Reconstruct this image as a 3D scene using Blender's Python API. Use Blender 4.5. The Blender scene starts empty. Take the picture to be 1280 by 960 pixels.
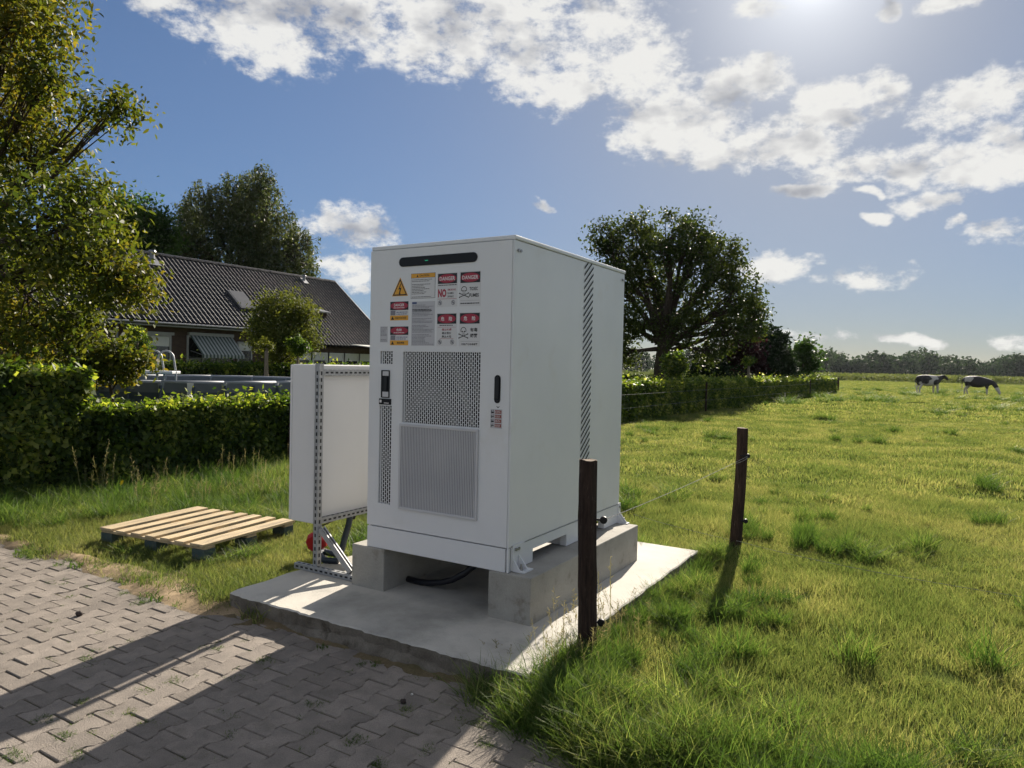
import bpy, math, random
import numpy as np
from mathutils import Vector, Matrix, Euler

random.seed(7); RNG = np.random.default_rng(11)
scene = bpy.context.scene
COL = scene.collection
rad = math.radians

# ------------------------------------------------------------------ camera
FPX = 889.92                                    # focal length in pixels of a 1280 px wide frame
YAW, PITCH, ROLL = 0.5393, -0.0260, 0.0211
CAM = np.array([3.2331, -3.5621, 1.6087])
_f = np.array([-math.sin(YAW)*math.cos(PITCH), math.cos(YAW)*math.cos(PITCH), math.sin(PITCH)])
_r0 = np.array([math.cos(YAW), math.sin(YAW), 0.0]); _u0 = np.cross(_r0, _f)
CR = math.cos(ROLL)*_r0 + math.sin(ROLL)*_u0
CU = -math.sin(ROLL)*_r0 + math.cos(ROLL)*_u0
CF = _f
cam_d = bpy.data.cameras.new('camera'); cam = bpy.data.objects.new('camera', cam_d); COL.objects.link(cam)
cam_d.sensor_width = 36.0; cam_d.lens = FPX/1280*36.0
cam_d.clip_start = 0.05; cam_d.clip_end = 6000
M4 = Matrix.Identity(4)
for i in range(3):
    M4[i][0], M4[i][1], M4[i][2], M4[i][3] = CR[i], CU[i], -CF[i], CAM[i]
cam.matrix_world = M4
scene.camera = cam

def ray(x, y):
    d = CF + CR*(x-640)/FPX - CU*(y-480)/FPX
    return d
def at(x, y, depth):            # world point at a given distance ahead
    return CAM + ray(x, y)*depth
def on_z(x, y, z=0.0):
    d = ray(x, y); return CAM + d*((z-CAM[2])/d[2])
def on_y(x, y, Y):
    d = ray(x, y); return CAM + d*((Y-CAM[1])/d[1])
def on_x(x, y, X):
    d = ray(x, y); return CAM + d*((X-CAM[0])/d[0])
def project(P):
    d = np.asarray(P, float) - CAM
    z = d@CF; z = np.where(np.abs(z) < 1e-6, 1e-6, z)
    return 640+FPX*(d@CR)/z, 480-FPX*(d@CU)/z, z

# ------------------------------------------------------------------ render settings
scene.render.engine = 'CYCLES'
cy = scene.cycles
cy.use_denoising = True
try: cy.denoiser = 'OPENIMAGEDENOISE'
except Exception: pass
cy.max_bounces = 4; cy.diffuse_bounces = 3; cy.glossy_bounces = 2; cy.transmission_bounces = 3; cy.transparent_max_bounces = 4
cy.use_adaptive_sampling = True; cy.adaptive_threshold = 0.02
cy.volume_bounces = 0
cy.sample_clamp_indirect = 6.0
cy.caustics_reflective = False; cy.caustics_refractive = False
scene.view_settings.view_transform = 'Standard'
scene.view_settings.look = 'None'
scene.view_settings.gamma = 1.0
scene.view_settings.use_curve_mapping = False
scene.view_settings.exposure = 1.15

# ------------------------------------------------------------------ sun
SUN_AZ, SUN_EL = rad(-8.8), rad(27.6)          # azimuth measured from +Y towards +X
sdir = Vector((math.sin(SUN_AZ)*math.cos(SUN_EL), math.cos(SUN_AZ)*math.cos(SUN_EL), math.sin(SUN_EL)))
sun_d = bpy.data.lights.new('sun', 'SUN'); sun = bpy.data.objects.new('sun', sun_d); COL.objects.link(sun)
sun_d.energy = 5.0; sun_d.angle = rad(0.53); sun_d.color = (1.0, 0.90, 0.76)
sun.rotation_euler = (-sdir).to_track_quat('-Z', 'Y').to_euler()
sun.location = (0, 0, 30)

# ------------------------------------------------------------------ world: Nishita sky + cumulus
world = bpy.data.worlds.new('World'); scene.world = world; world.use_nodes = True
nt = world.node_tree; nt.nodes.clear(); N = nt.nodes; L = nt.links
def nd(t, **k):
    n = N.new(t)
    for a, b in k.items(): setattr(n, a, b)
    return n
def mth(op, a, b=None, c=None, clamp=False):
    n = nd('ShaderNodeMath', operation=op); n.use_clamp = clamp
    for i, v in enumerate((a, b, c)):
        if v is None: continue
        if hasattr(v, 'links'): L.new(v, n.inputs[i])
        else: n.inputs[i].default_value = v
    return n.outputs[0]
def smooth(v, a, b):
    n = nd('ShaderNodeMapRange', interpolation_type='SMOOTHSTEP'); L.new(v, n.inputs[0])
    n.inputs[1].default_value = a; n.inputs[2].default_value = b
    return n.outputs[0]
SKY_STRENGTH = 0.070
sky = nd('ShaderNodeTexSky', sky_type='NISHITA'); sky.sun_disc = False
sky.sun_elevation = SUN_EL; sky.sun_rotation = SUN_AZ
sky.air_density = 0.6; sky.dust_density = 0.5; sky.ozone_density = 2.5; sky.altitude = 0
bg_sky = nd('ShaderNodeBackground'); bg_sky.inputs[1].default_value = SKY_STRENGTH
# the camera's highlight roll-off: the brighter the sky, the less of it is recorded
lumn = nd('ShaderNodeRGBToBW'); L.new(sky.outputs[0], lumn.inputs[0])
roll = mth('DIVIDE', 1.0, mth('MULTIPLY_ADD', lumn.outputs[0], 0.25, 1.0))
skc = nd('ShaderNodeVectorMath', operation='SCALE'); L.new(sky.outputs[0], skc.inputs[0]); L.new(roll, skc.inputs['Scale'])
tint = nd('ShaderNodeVectorMath', operation='MULTIPLY'); L.new(skc.outputs[0], tint.inputs[0]); tint.inputs[1].default_value = (0.90, 0.985, 1.03)
tc = nd('ShaderNodeTexCoord'); sep = nd('ShaderNodeSeparateXYZ'); L.new(tc.outputs['Generated'], sep.inputs[0])
az = mth('ARCTAN2', sep.outputs[0], sep.outputs[1]); el = mth('ARCSINE', sep.outputs[2])
# bright aureole of thin haze round the sun
sd = nd('ShaderNodeVectorMath', operation='DOT_PRODUCT'); L.new(tc.outputs['Generated'], sd.inputs[0]); sd.inputs[1].default_value = tuple(sdir)
sdc = mth('MAXIMUM', sd.outputs['Value'], 0.0)
aur = mth('ADD', mth('MULTIPLY', mth('POWER', sdc, 160.0), 2.6), mth('MULTIPLY', mth('POWER', sdc, 1600.0), 3.0))
ska = nd('ShaderNodeVectorMath', operation='ADD'); L.new(tint.outputs[0], ska.inputs[0]); L.new(aur, ska.inputs[1]); L.new(ska.outputs[0], bg_sky.inputs[0])
ae0 = nd('ShaderNodeCombineXYZ'); L.new(az, ae0.inputs[0]); L.new(el, ae0.inputs[1])
wn = nd('ShaderNodeTexNoise'); wn.inputs['Scale'].default_value = 14.0; wn.inputs['Detail'].default_value = 3; wn.inputs['Roughness'].default_value = 0.6; L.new(tc.outputs['Generated'], wn.inputs['Vector'])
wa = nd('ShaderNodeVectorMath', operation='MULTIPLY_ADD'); L.new(wn.outputs['Color'], wa.inputs[0]); wa.inputs[1].default_value = (0.09, 0.045, 0); wa.inputs[2].default_value = (-0.045, -0.0225, 0)
ae = nd('ShaderNodeVectorMath', operation='ADD'); L.new(ae0.outputs[0], ae.inputs[0]); L.new(wa.outputs[0], ae.inputs[1])
CLOUDS = [(330,30,125,48),(205,-8,70,26),(440,15,120,48),(560,35,100,55),(680,75,100,50),(620,10,120,45),(770,25,85,48),
 (850,145,85,55),(800,75,70,45),(905,115,48,30),(960,100,45,32),(985,175,58,28),(1040,130,42,32),(1092,118,34,24),(920,190,60,22),
 (1080,207,64,20),(1150,207,54,24),(1225,203,80,30),(1212,130,72,32),(1275,190,45,32),(1245,165,44,13),(1010,241,38,11),
 (1090,272,22,7),(1165,251,44,13),(1200,280,14,8),(1256,290,40,16),(1070,346,58,16),(968,336,44,20),(435,288,60,34),
 (425,330,46,18),(450,352,34,12),(1120,5,24,15),(1200,-2,40,12),(950,8,34,14),(1010,421,50,8),(1130,426,40,9),(1262,424,24,9),
 (1080,240,20,6),(680,258,12,6),(720,110,60,30)]
field = None
for (cx, cy_, rx, ry) in CLOUDS:
    d = ray(cx, cy_); d = d/np.linalg.norm(d)
    a0, e0 = math.atan2(d[0], d[1]), math.asin(d[2])
    k = math.cos(math.atan((cx-640)/FPX))
    sx_, sy_ = FPX/(rx*k*1.05), FPX/(ry*1.05)
    n2 = nd('ShaderNodeVectorMath', operation='MULTIPLY_ADD'); L.new(ae.outputs[0], n2.inputs[0])
    n2.inputs[1].default_value = (sx_, sy_, 0); n2.inputs[2].default_value = (-a0*sx_, -e0*sy_, 0)
    n3 = nd('ShaderNodeVectorMath', operation='DOT_PRODUCT'); L.new(n2.outputs[0], n3.inputs[0]); L.new(n2.outputs[0], n3.inputs[1])
    field = n3.outputs['Value'] if field is None else mth('SMOOTH_MIN', field, n3.outputs['Value'], 0.25)
field = mth('MAXIMUM', mth('SUBTRACT', 1.0, field), -1.0)
# the same broken cumulus carries on round the rest of the sky
def noise(vec, scale, detail, rough, dist=0.0, off=(0, 0, 0), stretch=(1, 1, 1.7)):
    mp = nd('ShaderNodeMapping'); L.new(vec, mp.inputs[0]); mp.inputs['Location'].default_value = off; mp.inputs['Scale'].default_value = stretch
    n = nd('ShaderNodeTexNoise'); n.inputs['Scale'].default_value = scale; n.inputs['Detail'].default_value = detail
    n.inputs['Roughness'].default_value = rough; n.inputs['Distortion'].default_value = dist
    L.new(mp.outputs[0], n.inputs['Vector']); return n.outputs[0]
G = tc.outputs['Generated']
vd = nd('ShaderNodeVectorMath', operation='DOT_PRODUCT'); L.new(G, vd.inputs[0])
vc = CF + CU*0.2; vc = vc/np.linalg.norm(vc); vd.inputs[1].default_value = tuple(vc)
outside = smooth(vd.outputs['Value'], 0.80, 0.66)
gen = mth('MULTIPLY_ADD', noise(G, 3.0, 2, 0.5), 7.0, -3.05)
gen = mth('MINIMUM', gen, 1.0)
gen = mth('MULTIPLY', mth('ADD', gen, 1.0), outside); gen = mth('SUBTRACT', gen, 1.0)
field = mth('MAXIMUM', field, gen)
field = mth('MULTIPLY', field, smooth(el, -0.01, 0.02))
n_big = noise(G, 11.0, 5, 0.60, 0.0); n_fine = noise(G, 38.0, 5, 0.68, 0.0, (3, 1, 2))
nz = mth('ADD', mth('MULTIPLY', n_big, 1.8), mth('MULTIPLY', n_fine, 1.55))
dens = mth('ADD', mth('MULTIPLY', field, 0.82), mth('MULTIPLY', mth('SUBTRACT', nz, 1.72), 1.4))
alpha = smooth(dens, -0.12, 0.78)
core = smooth(dens, 0.35, 1.6)
off = tuple((np.array(sdir)*0.5+np.array([0, 0, 1.0]))*0.024)
n_lit = noise(G, 11.0, 3, 0.58, 0.0, (off[0], off[1], off[2]*1.7))
relief = mth('MULTIPLY', mth('SUBTRACT', n_lit, n_big), 4.2)
shade = mth('ADD', mth('MULTIPLY', core, 0.62), mth('ADD', relief, mth('MULTIPLY_ADD', n_fine, -1.3, 0.65)), clamp=True)
mixc = nd('ShaderNodeMix', data_type='RGBA'); L.new(shade, mixc.inputs['Factor'])
mixc.inputs['A'].default_value = (0.40, 0.395, 0.38, 1); mixc.inputs['B'].default_value = (0.18, 0.185, 0.20, 1)
bg_cl = nd('ShaderNodeBackground'); L.new(mixc.outputs['Result'], bg_cl.inputs[0]); bg_cl.inputs[1].default_value = 1.0
mixs = nd('ShaderNodeMixShader'); L.new(mth('MULTIPLY', alpha, 0.93), mixs.inputs[0]); L.new(bg_sky.outputs[0], mixs.inputs[1]); L.new(bg_cl.outputs[0], mixs.inputs[2])
wo = nd('ShaderNodeOutputWorld'); L.new(mixs.outputs[0], wo.inputs[0])
world.cycles.sampling_method = 'MANUAL'; world.cycles.sample_map_resolution = 512

# ------------------------------------------------------------------ material helpers
MATS = {}
def nodes_of(name):
    m = bpy.data.materials.new(name); m.use_nodes = True; t = m.node_tree; t.nodes.clear()
    return m, t
def pmat(name, c1, c2=None, scale=6.0, rough=0.6, bump=0.0, bscale=None, metallic=0.0, spec=0.4, detail=6, stretch=(1, 1, 1),
         objrand=0.0, fine=0.0, stain=None, coords='Object', lo=0.35, hi=0.65, rough2=None, coat=0.0):
    m, t = nodes_of(name); nn = t.nodes; ll = t.links
    out = nn.new('ShaderNodeOutputMaterial'); b = nn.new('ShaderNodeBsdfPrincipled'); ll.new(b.outputs[0], out.inputs[0])
    b.inputs['Metallic'].default_value = metallic; b.inputs['Roughness'].default_value = rough
    b.inputs['Specular IOR Level'].default_value = spec
    if coat: b.inputs['Coat Weight'].default_value = coat; b.inputs['Coat Roughness'].default_value = 0.15
    tcx = nn.new('ShaderNodeTexCoord')
    if coords == 'World':
        geo = nn.new('ShaderNodeNewGeometry'); src = geo.outputs['Position']
    else: src = tcx.outputs['Object']
    mp = nn.new('ShaderNodeMapping'); mp.inputs['Scale'].default_value = stretch; ll.new(src, mp.inputs[0])
    if objrand:
        oi = nn.new('ShaderNodeObjectInfo'); cm = nn.new('ShaderNodeVectorMath'); cm.operation = 'ADD'
        sc = nn.new('ShaderNodeMath'); sc.operation = 'MULTIPLY'; sc.inputs[1].default_value = 37.0; ll.new(oi.outputs['Random'], sc.inputs[0])
        ll.new(mp.outputs[0], cm.inputs[0]); ll.new(sc.outputs[0], cm.inputs[1]); vec = cm.outputs[0]
    else: vec = mp.outputs[0]
    def nz(s, d=detail, r=0.6):
        n = nn.new('ShaderNodeTexNoise'); n.inputs['Scale'].default_value = s; n.inputs['Detail'].default_value = d; n.inputs['Roughness'].default_value = r
        ll.new(vec, n.inputs['Vector']); return n.outputs[0]
    def mix(fac, a, bcol, mode='MIX'):
        n = nn.new('ShaderNodeMix'); n.data_type = 'RGBA'; n.blend_type = mode
        if hasattr(fac, 'links'): ll.new(fac, n.inputs['Factor'])
        else: n.inputs['Factor'].default_value = fac
        for key, v in (('A', a), ('B', bcol)):
            if hasattr(v, 'links'): ll.new(v, n.inputs[key])
            else: n.inputs[key].default_value = (*v, 1)
        return n.outputs['Result']
    def mr(v, a, b2, c=0.0, d=1.0):
        n = nn.new('ShaderNodeMapRange'); ll.new(v, n.inputs[0])
        for i, q in enumerate((a, b2, c, d)): n.inputs[i+1].default_value = q
        return n.outputs[0]
    if c2 is None: c2 = tuple(x*0.85 for x in c1)
    n0 = nz(scale); col = mix(mr(n0, lo, hi), c1, c2)
    if stain:
        col = mix(mr(nz(stain[1], 5, 0.65), stain[2], stain[3]), col, stain[0])
    if fine:
        g = mr(nz(bscale*2 if bscale else scale*20, 3, 0.7), 0.25, 0.75, 1-fine, 1+fine)
        vm = nn.new('ShaderNodeVectorMath'); vm.operation = 'SCALE'; ll.new(col, vm.inputs[0]); ll.new(g, vm.inputs['Scale']); col = vm.outputs[0]
    if objrand:
        g = mr(oi.outputs['Random'], 0, 1, 1-objrand, 1+objrand)
        vm = nn.new('ShaderNodeVectorMath'); vm.operation = 'SCALE'; ll.new(col, vm.inputs[0]); ll.new(g, vm.inputs['Scale']); col = vm.outputs[0]
    ll.new(col, b.inputs['Base Color'])
    if rough2 is not None: ll.new(mr(n0, lo, hi, rough, rough2), b.inputs['Roughness'])
    if bump:
        bn = nn.new('ShaderNodeBump'); bn.inputs['Strength'].default_value = min(1.0, bump); bn.inputs['Distance'].default_value = 0.01*max(1, bump)
        ll.new(nz(bscale or scale*8, 5, 0.65), bn.inputs['Height']); ll.new(bn.outputs[0], b.inputs['Normal'])
    MATS[name] = m; return m
def leafmat(name, c1, c2, trans, tfac=0.45, rough=0.45, spec=0.35, nscale=0.6, c3=None):
    spec *= 0.5; rough = min(0.8, rough+0.12)
    """leaf: diffuse/gloss front + light shining through; colour varies leaf by leaf and in patches"""
    m, t = nodes_of(name); nn = t.nodes; ll = t.links
    out = nn.new('ShaderNodeOutputMaterial'); b = nn.new('ShaderNodeBsdfPrincipled'); tr = nn.new('ShaderNodeBsdfTranslucent'); mx = nn.new('ShaderNodeMixShader')
    geo = nn.new('ShaderNodeNewGeometry')
    n = nn.new('ShaderNodeTexNoise'); n.inputs['Scale'].default_value = nscale; n.inputs['Detail'].default_value = 3; ll.new(geo.outputs['Position'], n.inputs['Vector'])
    mr = nn.new('ShaderNodeMapRange'); ll.new(n.outputs[0], mr.inputs[0]); mr.inputs[1].default_value = 0.36; mr.inputs[2].default_value = 0.64; mr.inputs[3].default_value = -0.35; mr.inputs[4].default_value = 0.35
    ad = nn.new('ShaderNodeMath'); ad.operation = 'ADD'; ad.use_clamp = True; ll.new(geo.outputs['Random Per Island'], ad.inputs[0]); ll.new(mr.outputs[0], ad.inputs[1])
    r = nn.new('ShaderNodeValToRGB'); e = r.color_ramp.elements
    e[0].color = (*c1, 1); e[1].color = (*c2, 1); e[1].position = 0.85
    if c3: q = e.new(1.0); q.color = (*c3, 1)
    ll.new(ad.outputs[0], r.inputs[0]); ll.new(r.outputs[0], b.inputs['Base Color'])
    b.inputs['Roughness'].default_value = rough; b.inputs['Specular IOR Level'].default_value = spec
    tm = nn.new('ShaderNodeMix'); tm.data_type = 'RGBA'; tm.blend_type = 'MULTIPLY'; tm.inputs['Factor'].default_value = 1.0
    ll.new(r.outputs[0], tm.inputs['A']); tm.inputs['B'].default_value = (*trans, 1)
    ll.new(tm.outputs['Result'], tr.inputs[0])
    mx.inputs[0].default_value = tfac; ll.new(b.outputs[0], mx.inputs[1]); ll.new(tr.outputs[0], mx.inputs[2]); ll.new(mx.outputs[0], out.inputs[0])
    MATS[name] = m; return m

# ------------------------------------------------------------------ mesh helpers
class MB:
    def __init__(s): s.v = []; s.f = []; s.m = []; s.cur = 0
    def face(s, pts):
        k = len(s.v); s.v += [tuple(map(float, p)) for p in pts]; s.f.append(tuple(range(k, k+len(pts)))); s.m.append(s.cur); return s
    def poly(s, V, F):
        k = len(s.v); s.v += [tuple(map(float, p)) for p in V]
        for f in F: s.f.append(tuple(k+i for i in f)); s.m.append(s.cur)
        return s
    def box(s, x0, x1, y0, y1, z0, z1):
        V = [(x0,y0,z0),(x1,y0,z0),(x1,y1,z0),(x0,y1,z0),(x0,y0,z1),(x1,y0,z1),(x1,y1,z1),(x0,y1,z1)]
        return s.poly(V, [(0,3,2,1),(4,5,6,7),(0,1,5,4),(1,2,6,5),(2,3,7,6),(3,0,4,7)])
    def obox(s, c, ax, ay, az, hx, hy, hz):
        c, ax, ay, az = map(lambda q: np.array(q, float), (c, ax, ay, az))
        V = [c+ax*hx*a+ay*hy*b+az*hz*d for d in (-1, 1) for a, b in ((-1,-1),(1,-1),(1,1),(-1,1))]
        return s.poly(V, [(0,3,2,1),(4,5,6,7),(0,1,5,4),(1,2,6,5),(2,3,7,6),(3,0,4,7)])
    def tube(s, pts, r, n=8, cap=True):
        pts = [np.array(p, float) for p in pts]; rs = r if hasattr(r, '__len__') else [r]*len(pts)
        base = len(s.v); prev = None
        for i, p in enumerate(pts):
            t = pts[min(i+1, len(pts)-1)]-pts[max(i-1, 0)]; t = t/(np.linalg.norm(t)+1e-9)
            if prev is None:
                a = np.array([0, 0, 1.0]) if abs(t[2]) < 0.9 else np.array([1.0, 0, 0])
                u = np.cross(t, a); u /= np.linalg.norm(u)
            else:
                u = prev-t*(prev@t); u /= (np.linalg.norm(u)+1e-9)
            prev = u; w = np.cross(t, u)
            for k in range(n):
                q = 2*math.pi*k/n; s.v.append(tuple(p+(u*math.cos(q)+w*math.sin(q))*rs[i]))
        for i in range(len(pts)-1):
            for k in range(n):
                a = base+i*n+k; b = base+i*n+(k+1) % n
                s.f.append((a, b, b+n, a+n)); s.m.append(s.cur)
        if cap:
            s.f.append(tuple(base+k for k in range(n))[::-1]); s.m.append(s.cur)
            s.f.append(tuple(base+(len(pts)-1)*n+k for k in range(n))); s.m.append(s.cur)
        return s
    def prism(s, outline, plane, d0, d1):
        """outline: 2-D polygon; plane 'xz' extruded in y, 'xy' in z, 'yz' in x"""
        def P(a, b, d): return {'xz': (a, d, b), 'xy': (a, b, d), 'yz': (d, a, b)}[plane]
        n = len(outline); V = [P(a, b, d0) for a, b in outline]+[P(a, b, d1) for a, b in outline]
        F = [tuple(range(n)), tuple(range(2*n-1, n-1, -1))]+[(i, i+n, (i+1) % n+n, (i+1) % n) for i in range(n)]
        return s.poly(V, F)
    def build(s, name, mat=None, parent=None, bevel=0.0, smoothf=False, segs=2, loc=None):
        me = bpy.data.meshes.new(name); me.from_pydata(s.v, [], s.f)
        mats = mat if isinstance(mat, (list, tuple)) else [mat]
        for q in mats:
            if q is not None: me.materials.append(MATS[q] if isinstance(q, str) else q)
        if len(mats) > 1: me.polygons.foreach_set('material_index', s.m)
        if smoothf: me.polygons.foreach_set('use_smooth', [True]*len(me.polygons))
        me.update()
        import bmesh
        bm = bmesh.new(); bm.from_mesh(me); bmesh.ops.recalc_face_normals(bm, faces=bm.faces); bm.to_mesh(me); bm.free()
        o = bpy.data.objects.new(name, me); COL.objects.link(o)
        if parent: o.parent = parent
        if loc is not None: o.location = loc
        if bevel:
            b = o.modifiers.new('bevel', 'BEVEL'); b.width = bevel; b.segments = segs; b.limit_method = 'ANGLE'; b.angle_limit = rad(40)
        return o
def np_mesh(name, V, F, mat, parent=None, smoothf=False):
    """V (n,3), F (m,k) arrays"""
    me = bpy.data.meshes.new(name); n, m, k = len(V), len(F), F.shape[1]
    me.vertices.add(n); me.vertices.foreach_set('co', np.ascontiguousarray(V, np.float32).ravel())
    me.loops.add(m*k); me.loops.foreach_set('vertex_index', np.ascontiguousarray(F, np.int32).ravel())
    me.polygons.add(m); me.polygons.foreach_set('loop_start', np.arange(0, m*k, k, dtype=np.int32))
    try: me.polygons.foreach_set('loop_total', np.full(m, k, np.int32))
    except Exception: pass
    if smoothf: me.polygons.foreach_set('use_smooth', np.ones(m, bool))
    me.update(calc_edges=True); me.validate()
    me.materials.append(MATS[mat])
    o = bpy.data.objects.new(name, me); COL.objects.link(o)
    if parent: o.parent = parent
    return o
def tag(o, label=None, cat=None, group=None, kind=None):
    if label: o['label'] = label
    if cat: o['category'] = cat
    if group: o['group'] = group
    if kind: o['kind'] = kind
    return o
def empty(name, label, cat, loc=(0, 0, 0), group=None):
    o = bpy.data.objects.new(name, None); COL.objects.link(o); o.location = loc; o.empty_display_size = 0.1
    return tag(o, label, cat, group)
def keep(o, parent):                                  # parent without moving a mesh that was built in world coordinates
    o.parent = parent; o.matrix_parent_inverse = Matrix.Translation(-Vector(parent.location)); return o
SMALL_JOINED = {'small_print', 'slot_holes', 'side_vent', 'vent_grille', 'vent_lining', 'pictogram', 'skull_mark', 'hand_marks', 'red_print', 'filter_mat', 'fan', 'liner_band', 'roof_underlay', 'triangle_border'}
class Thing:
    """an Empty at the base of the thing; parts are built in world coordinates"""
    def __init__(s, name, label, cat, loc, group=None): s.o = empty(name, label, cat, loc, group)
    def part(s, name, mb, mat, parent=None, **k):
        o = mb.build(name, mat, None, **k); p = parent or s.o; o.parent = p
        if name in SMALL_JOINED: o['kind'] = 'stuff'
        o.matrix_parent_inverse = Matrix.Translation(-Vector(s.o.location))
        if parent is not None:                        # sub-part: its parent already sits in world coordinates
            o.matrix_parent_inverse = Matrix.Identity(4)
        return o
    def adopt(s, o, parent=None):
        o.parent = parent or s.o
        o.matrix_parent_inverse = Matrix.Identity(4) if parent is not None else Matrix.Translation(-Vector(s.o.location))
        return o
def text_mesh(body, size_x, size_z, align='CENTER', extra=0.012):
    """flat lettering as a mesh in the XZ plane, fitted into size_x by size_z, centred on 0"""
    c = bpy.data.curves.new('lettering', 'FONT'); c.body = body; c.resolution_u = 2; c.align_x = align; c.offset = extra
    o = bpy.data.objects.new('lettering', c); COL.objects.link(o)
    me = bpy.data.meshes.new_from_object(o.evaluated_get(bpy.context.evaluated_depsgraph_get()))
    bpy.data.objects.remove(o); bpy.data.curves.remove(c)
    n = len(me.vertices); co = np.zeros(n*3, np.float32); me.vertices.foreach_get('co', co); co = co.reshape(-1, 3)
    mn, mx = co.min(0), co.max(0); w = mx-mn
    out = np.zeros_like(co); out[:, 0] = (co[:, 0]-(mn[0]+mx[0])/2)/w[0]*size_x; out[:, 2] = (co[:, 1]-(mn[1]+mx[1])/2)/w[1]*size_z
    me.vertices.foreach_set('co', out.ravel()); me.update(); return me

# ------------------------------------------------------------------ materials
pmat('soil', (0.16, 0.12, 0.075), (0.10, 0.085, 0.045), 3.0, 0.95, 0.6, 40, fine=0.25, coords='World', spec=0.1)
pmat('field_soil', (0.055, 0.075, 0.020), (0.085, 0.098, 0.030), 0.35, 1.0, 0.5, 25, fine=0.25, coords='World', spec=0.0)
pmat('sand', (0.36, 0.27, 0.17), (0.24, 0.18, 0.11), 4.0, 0.95, 0.7, 60, fine=0.3, coords='World', spec=0.1, stain=((0.15, 0.13, 0.07), 6.0, 0.56, 0.7))
pmat('joint_sand', (0.115, 0.098, 0.070), (0.055, 0.055, 0.032), 8.0, 0.95, 0.6, 60, fine=0.3, coords='World', spec=0.1)
pmat('paver', (0.252, 0.220, 0.190), (0.190, 0.167, 0.146), 9.0, 0.9, 0.6, 130, fine=0.34, objrand=0.14, coords='World', spec=0.2, stain=((0.15, 0.13, 0.105), 5.0, 0.58, 0.78))
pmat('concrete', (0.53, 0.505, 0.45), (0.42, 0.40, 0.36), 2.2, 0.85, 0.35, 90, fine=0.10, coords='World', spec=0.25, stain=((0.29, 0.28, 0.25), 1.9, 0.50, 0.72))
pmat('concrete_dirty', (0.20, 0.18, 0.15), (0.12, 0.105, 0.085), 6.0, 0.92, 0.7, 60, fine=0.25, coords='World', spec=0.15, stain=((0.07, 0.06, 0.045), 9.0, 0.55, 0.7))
pmat('concrete_beam', (0.36, 0.345, 0.31), (0.28, 0.27, 0.24), 3.5, 0.85, 0.35, 70, fine=0.10, coords='World', spec=0.25, stain=((0.19, 0.165, 0.135), 7.0, 0.58, 0.72))
pmat('cabinet_white', (0.69, 0.70, 0.715), (0.66, 0.67, 0.685), 1.5, 0.30, 0.10, 700, spec=0.6, coords='World', stain=((0.60, 0.585, 0.55), 2.2, 0.56, 0.85), rough2=0.42)
pmat('box_white', (0.70, 0.70, 0.70), (0.66, 0.66, 0.66), 1.5, 0.45, 0.1, 600, spec=0.4, coords='World')
pmat('filter_grey', (0.54, 0.54, 0.55), (0.48, 0.48, 0.50), 3.0, 0.6, coords='World')
pmat('filter_groove_shade', (0.36, 0.36, 0.38), (0.32, 0.32, 0.34), 3.0, 0.7, coords='World')  # shade of the grooves put into the colour of the rib flanks
pmat('black_plastic', (0.006, 0.007, 0.010), (0.010, 0.011, 0.014), 5, 0.4, spec=0.25)
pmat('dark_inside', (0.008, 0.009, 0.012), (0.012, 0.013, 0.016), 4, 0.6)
pmat('fan_grey', (0.07, 0.072, 0.08), (0.05, 0.05, 0.055), 6, 0.5)
pmat('galvanised', (0.40, 0.41, 0.42), (0.30, 0.31, 0.32), 30, 0.55, 0.1, 120, metallic=0.45, spec=0.5, coords='World')
pmat('steel', (0.4, 0.4, 0.4), (0.3, 0.3, 0.3), 30, 0.4, metallic=0.9)
pmat('sticker_white', (0.62, 0.62, 0.63), (0.60, 0.60, 0.61), 3, 0.45)
pmat('sticker_grey', (0.50, 0.50, 0.52), (0.47, 0.47, 0.5), 3, 0.45)
pmat('print_black', (0.02, 0.02, 0.025), None, 3, 0.5)
pmat('print_grey', (0.22, 0.22, 0.25), None, 3, 0.5)
pmat('print_red', (0.36, 0.03, 0.06), (0.33, 0.03, 0.055), 3, 0.45)
pmat('print_yellow', (0.72, 0.36, 0.04), (0.66, 0.33, 0.04), 3, 0.45)
pmat('print_white', (0.75, 0.72, 0.72), None, 3, 0.45)
pmat('print_blue', (0.05, 0.08, 0.2), None, 3, 0.45)
m, t = nodes_of('led_green'); o_ = t.nodes.new('ShaderNodeOutputMaterial'); e_ = t.nodes.new('ShaderNodeEmission'); e_.inputs[0].default_value = (0.05, 0.6, 0.35, 1); e_.inputs[1].default_value = 0.2
t.links.new(e_.outputs[0], o_.inputs[0]); MATS['led_green'] = m
pmat('pallet_wood', (0.56, 0.45, 0.29), (0.44, 0.345, 0.215), 5, 0.8, 0.4, 60, stretch=(6, 0.7, 6), fine=0.18, objrand=0.2, spec=0.15, stain=((0.24, 0.20, 0.15), 2.6, 0.50, 0.72))
pmat('pallet_block', (0.055, 0.085, 0.085), (0.08, 0.10, 0.09), 12, 0.85, 0.3, 60, fine=0.2, objrand=0.1, spec=0.2, stain=((0.2, 0.15, 0.09), 9, 0.62, 0.7))
pmat('old_wood', (0.055, 0.036, 0.028), (0.022, 0.015, 0.013), 14, 0.9, 0.9, 40, stretch=(5, 5, 0.5), fine=0.25, spec=0.15, stain=((0.12, 0.09, 0.075), 22, 0.62, 0.72))
pmat('old_wood_end', (0.22, 0.17, 0.13), (0.13, 0.1, 0.08), 30, 0.9, 0.6, 90, spec=0.15)
pmat('red_plastic', (0.42, 0.012, 0.02), (0.36, 0.012, 0.018), 8, 0.4)
pmat('conduit', (0.03, 0.045, 0.06), (0.02, 0.03, 0.045), 10, 0.5)
pmat('rubber', (0.008, 0.009, 0.014), None, 10, 0.4)
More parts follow.
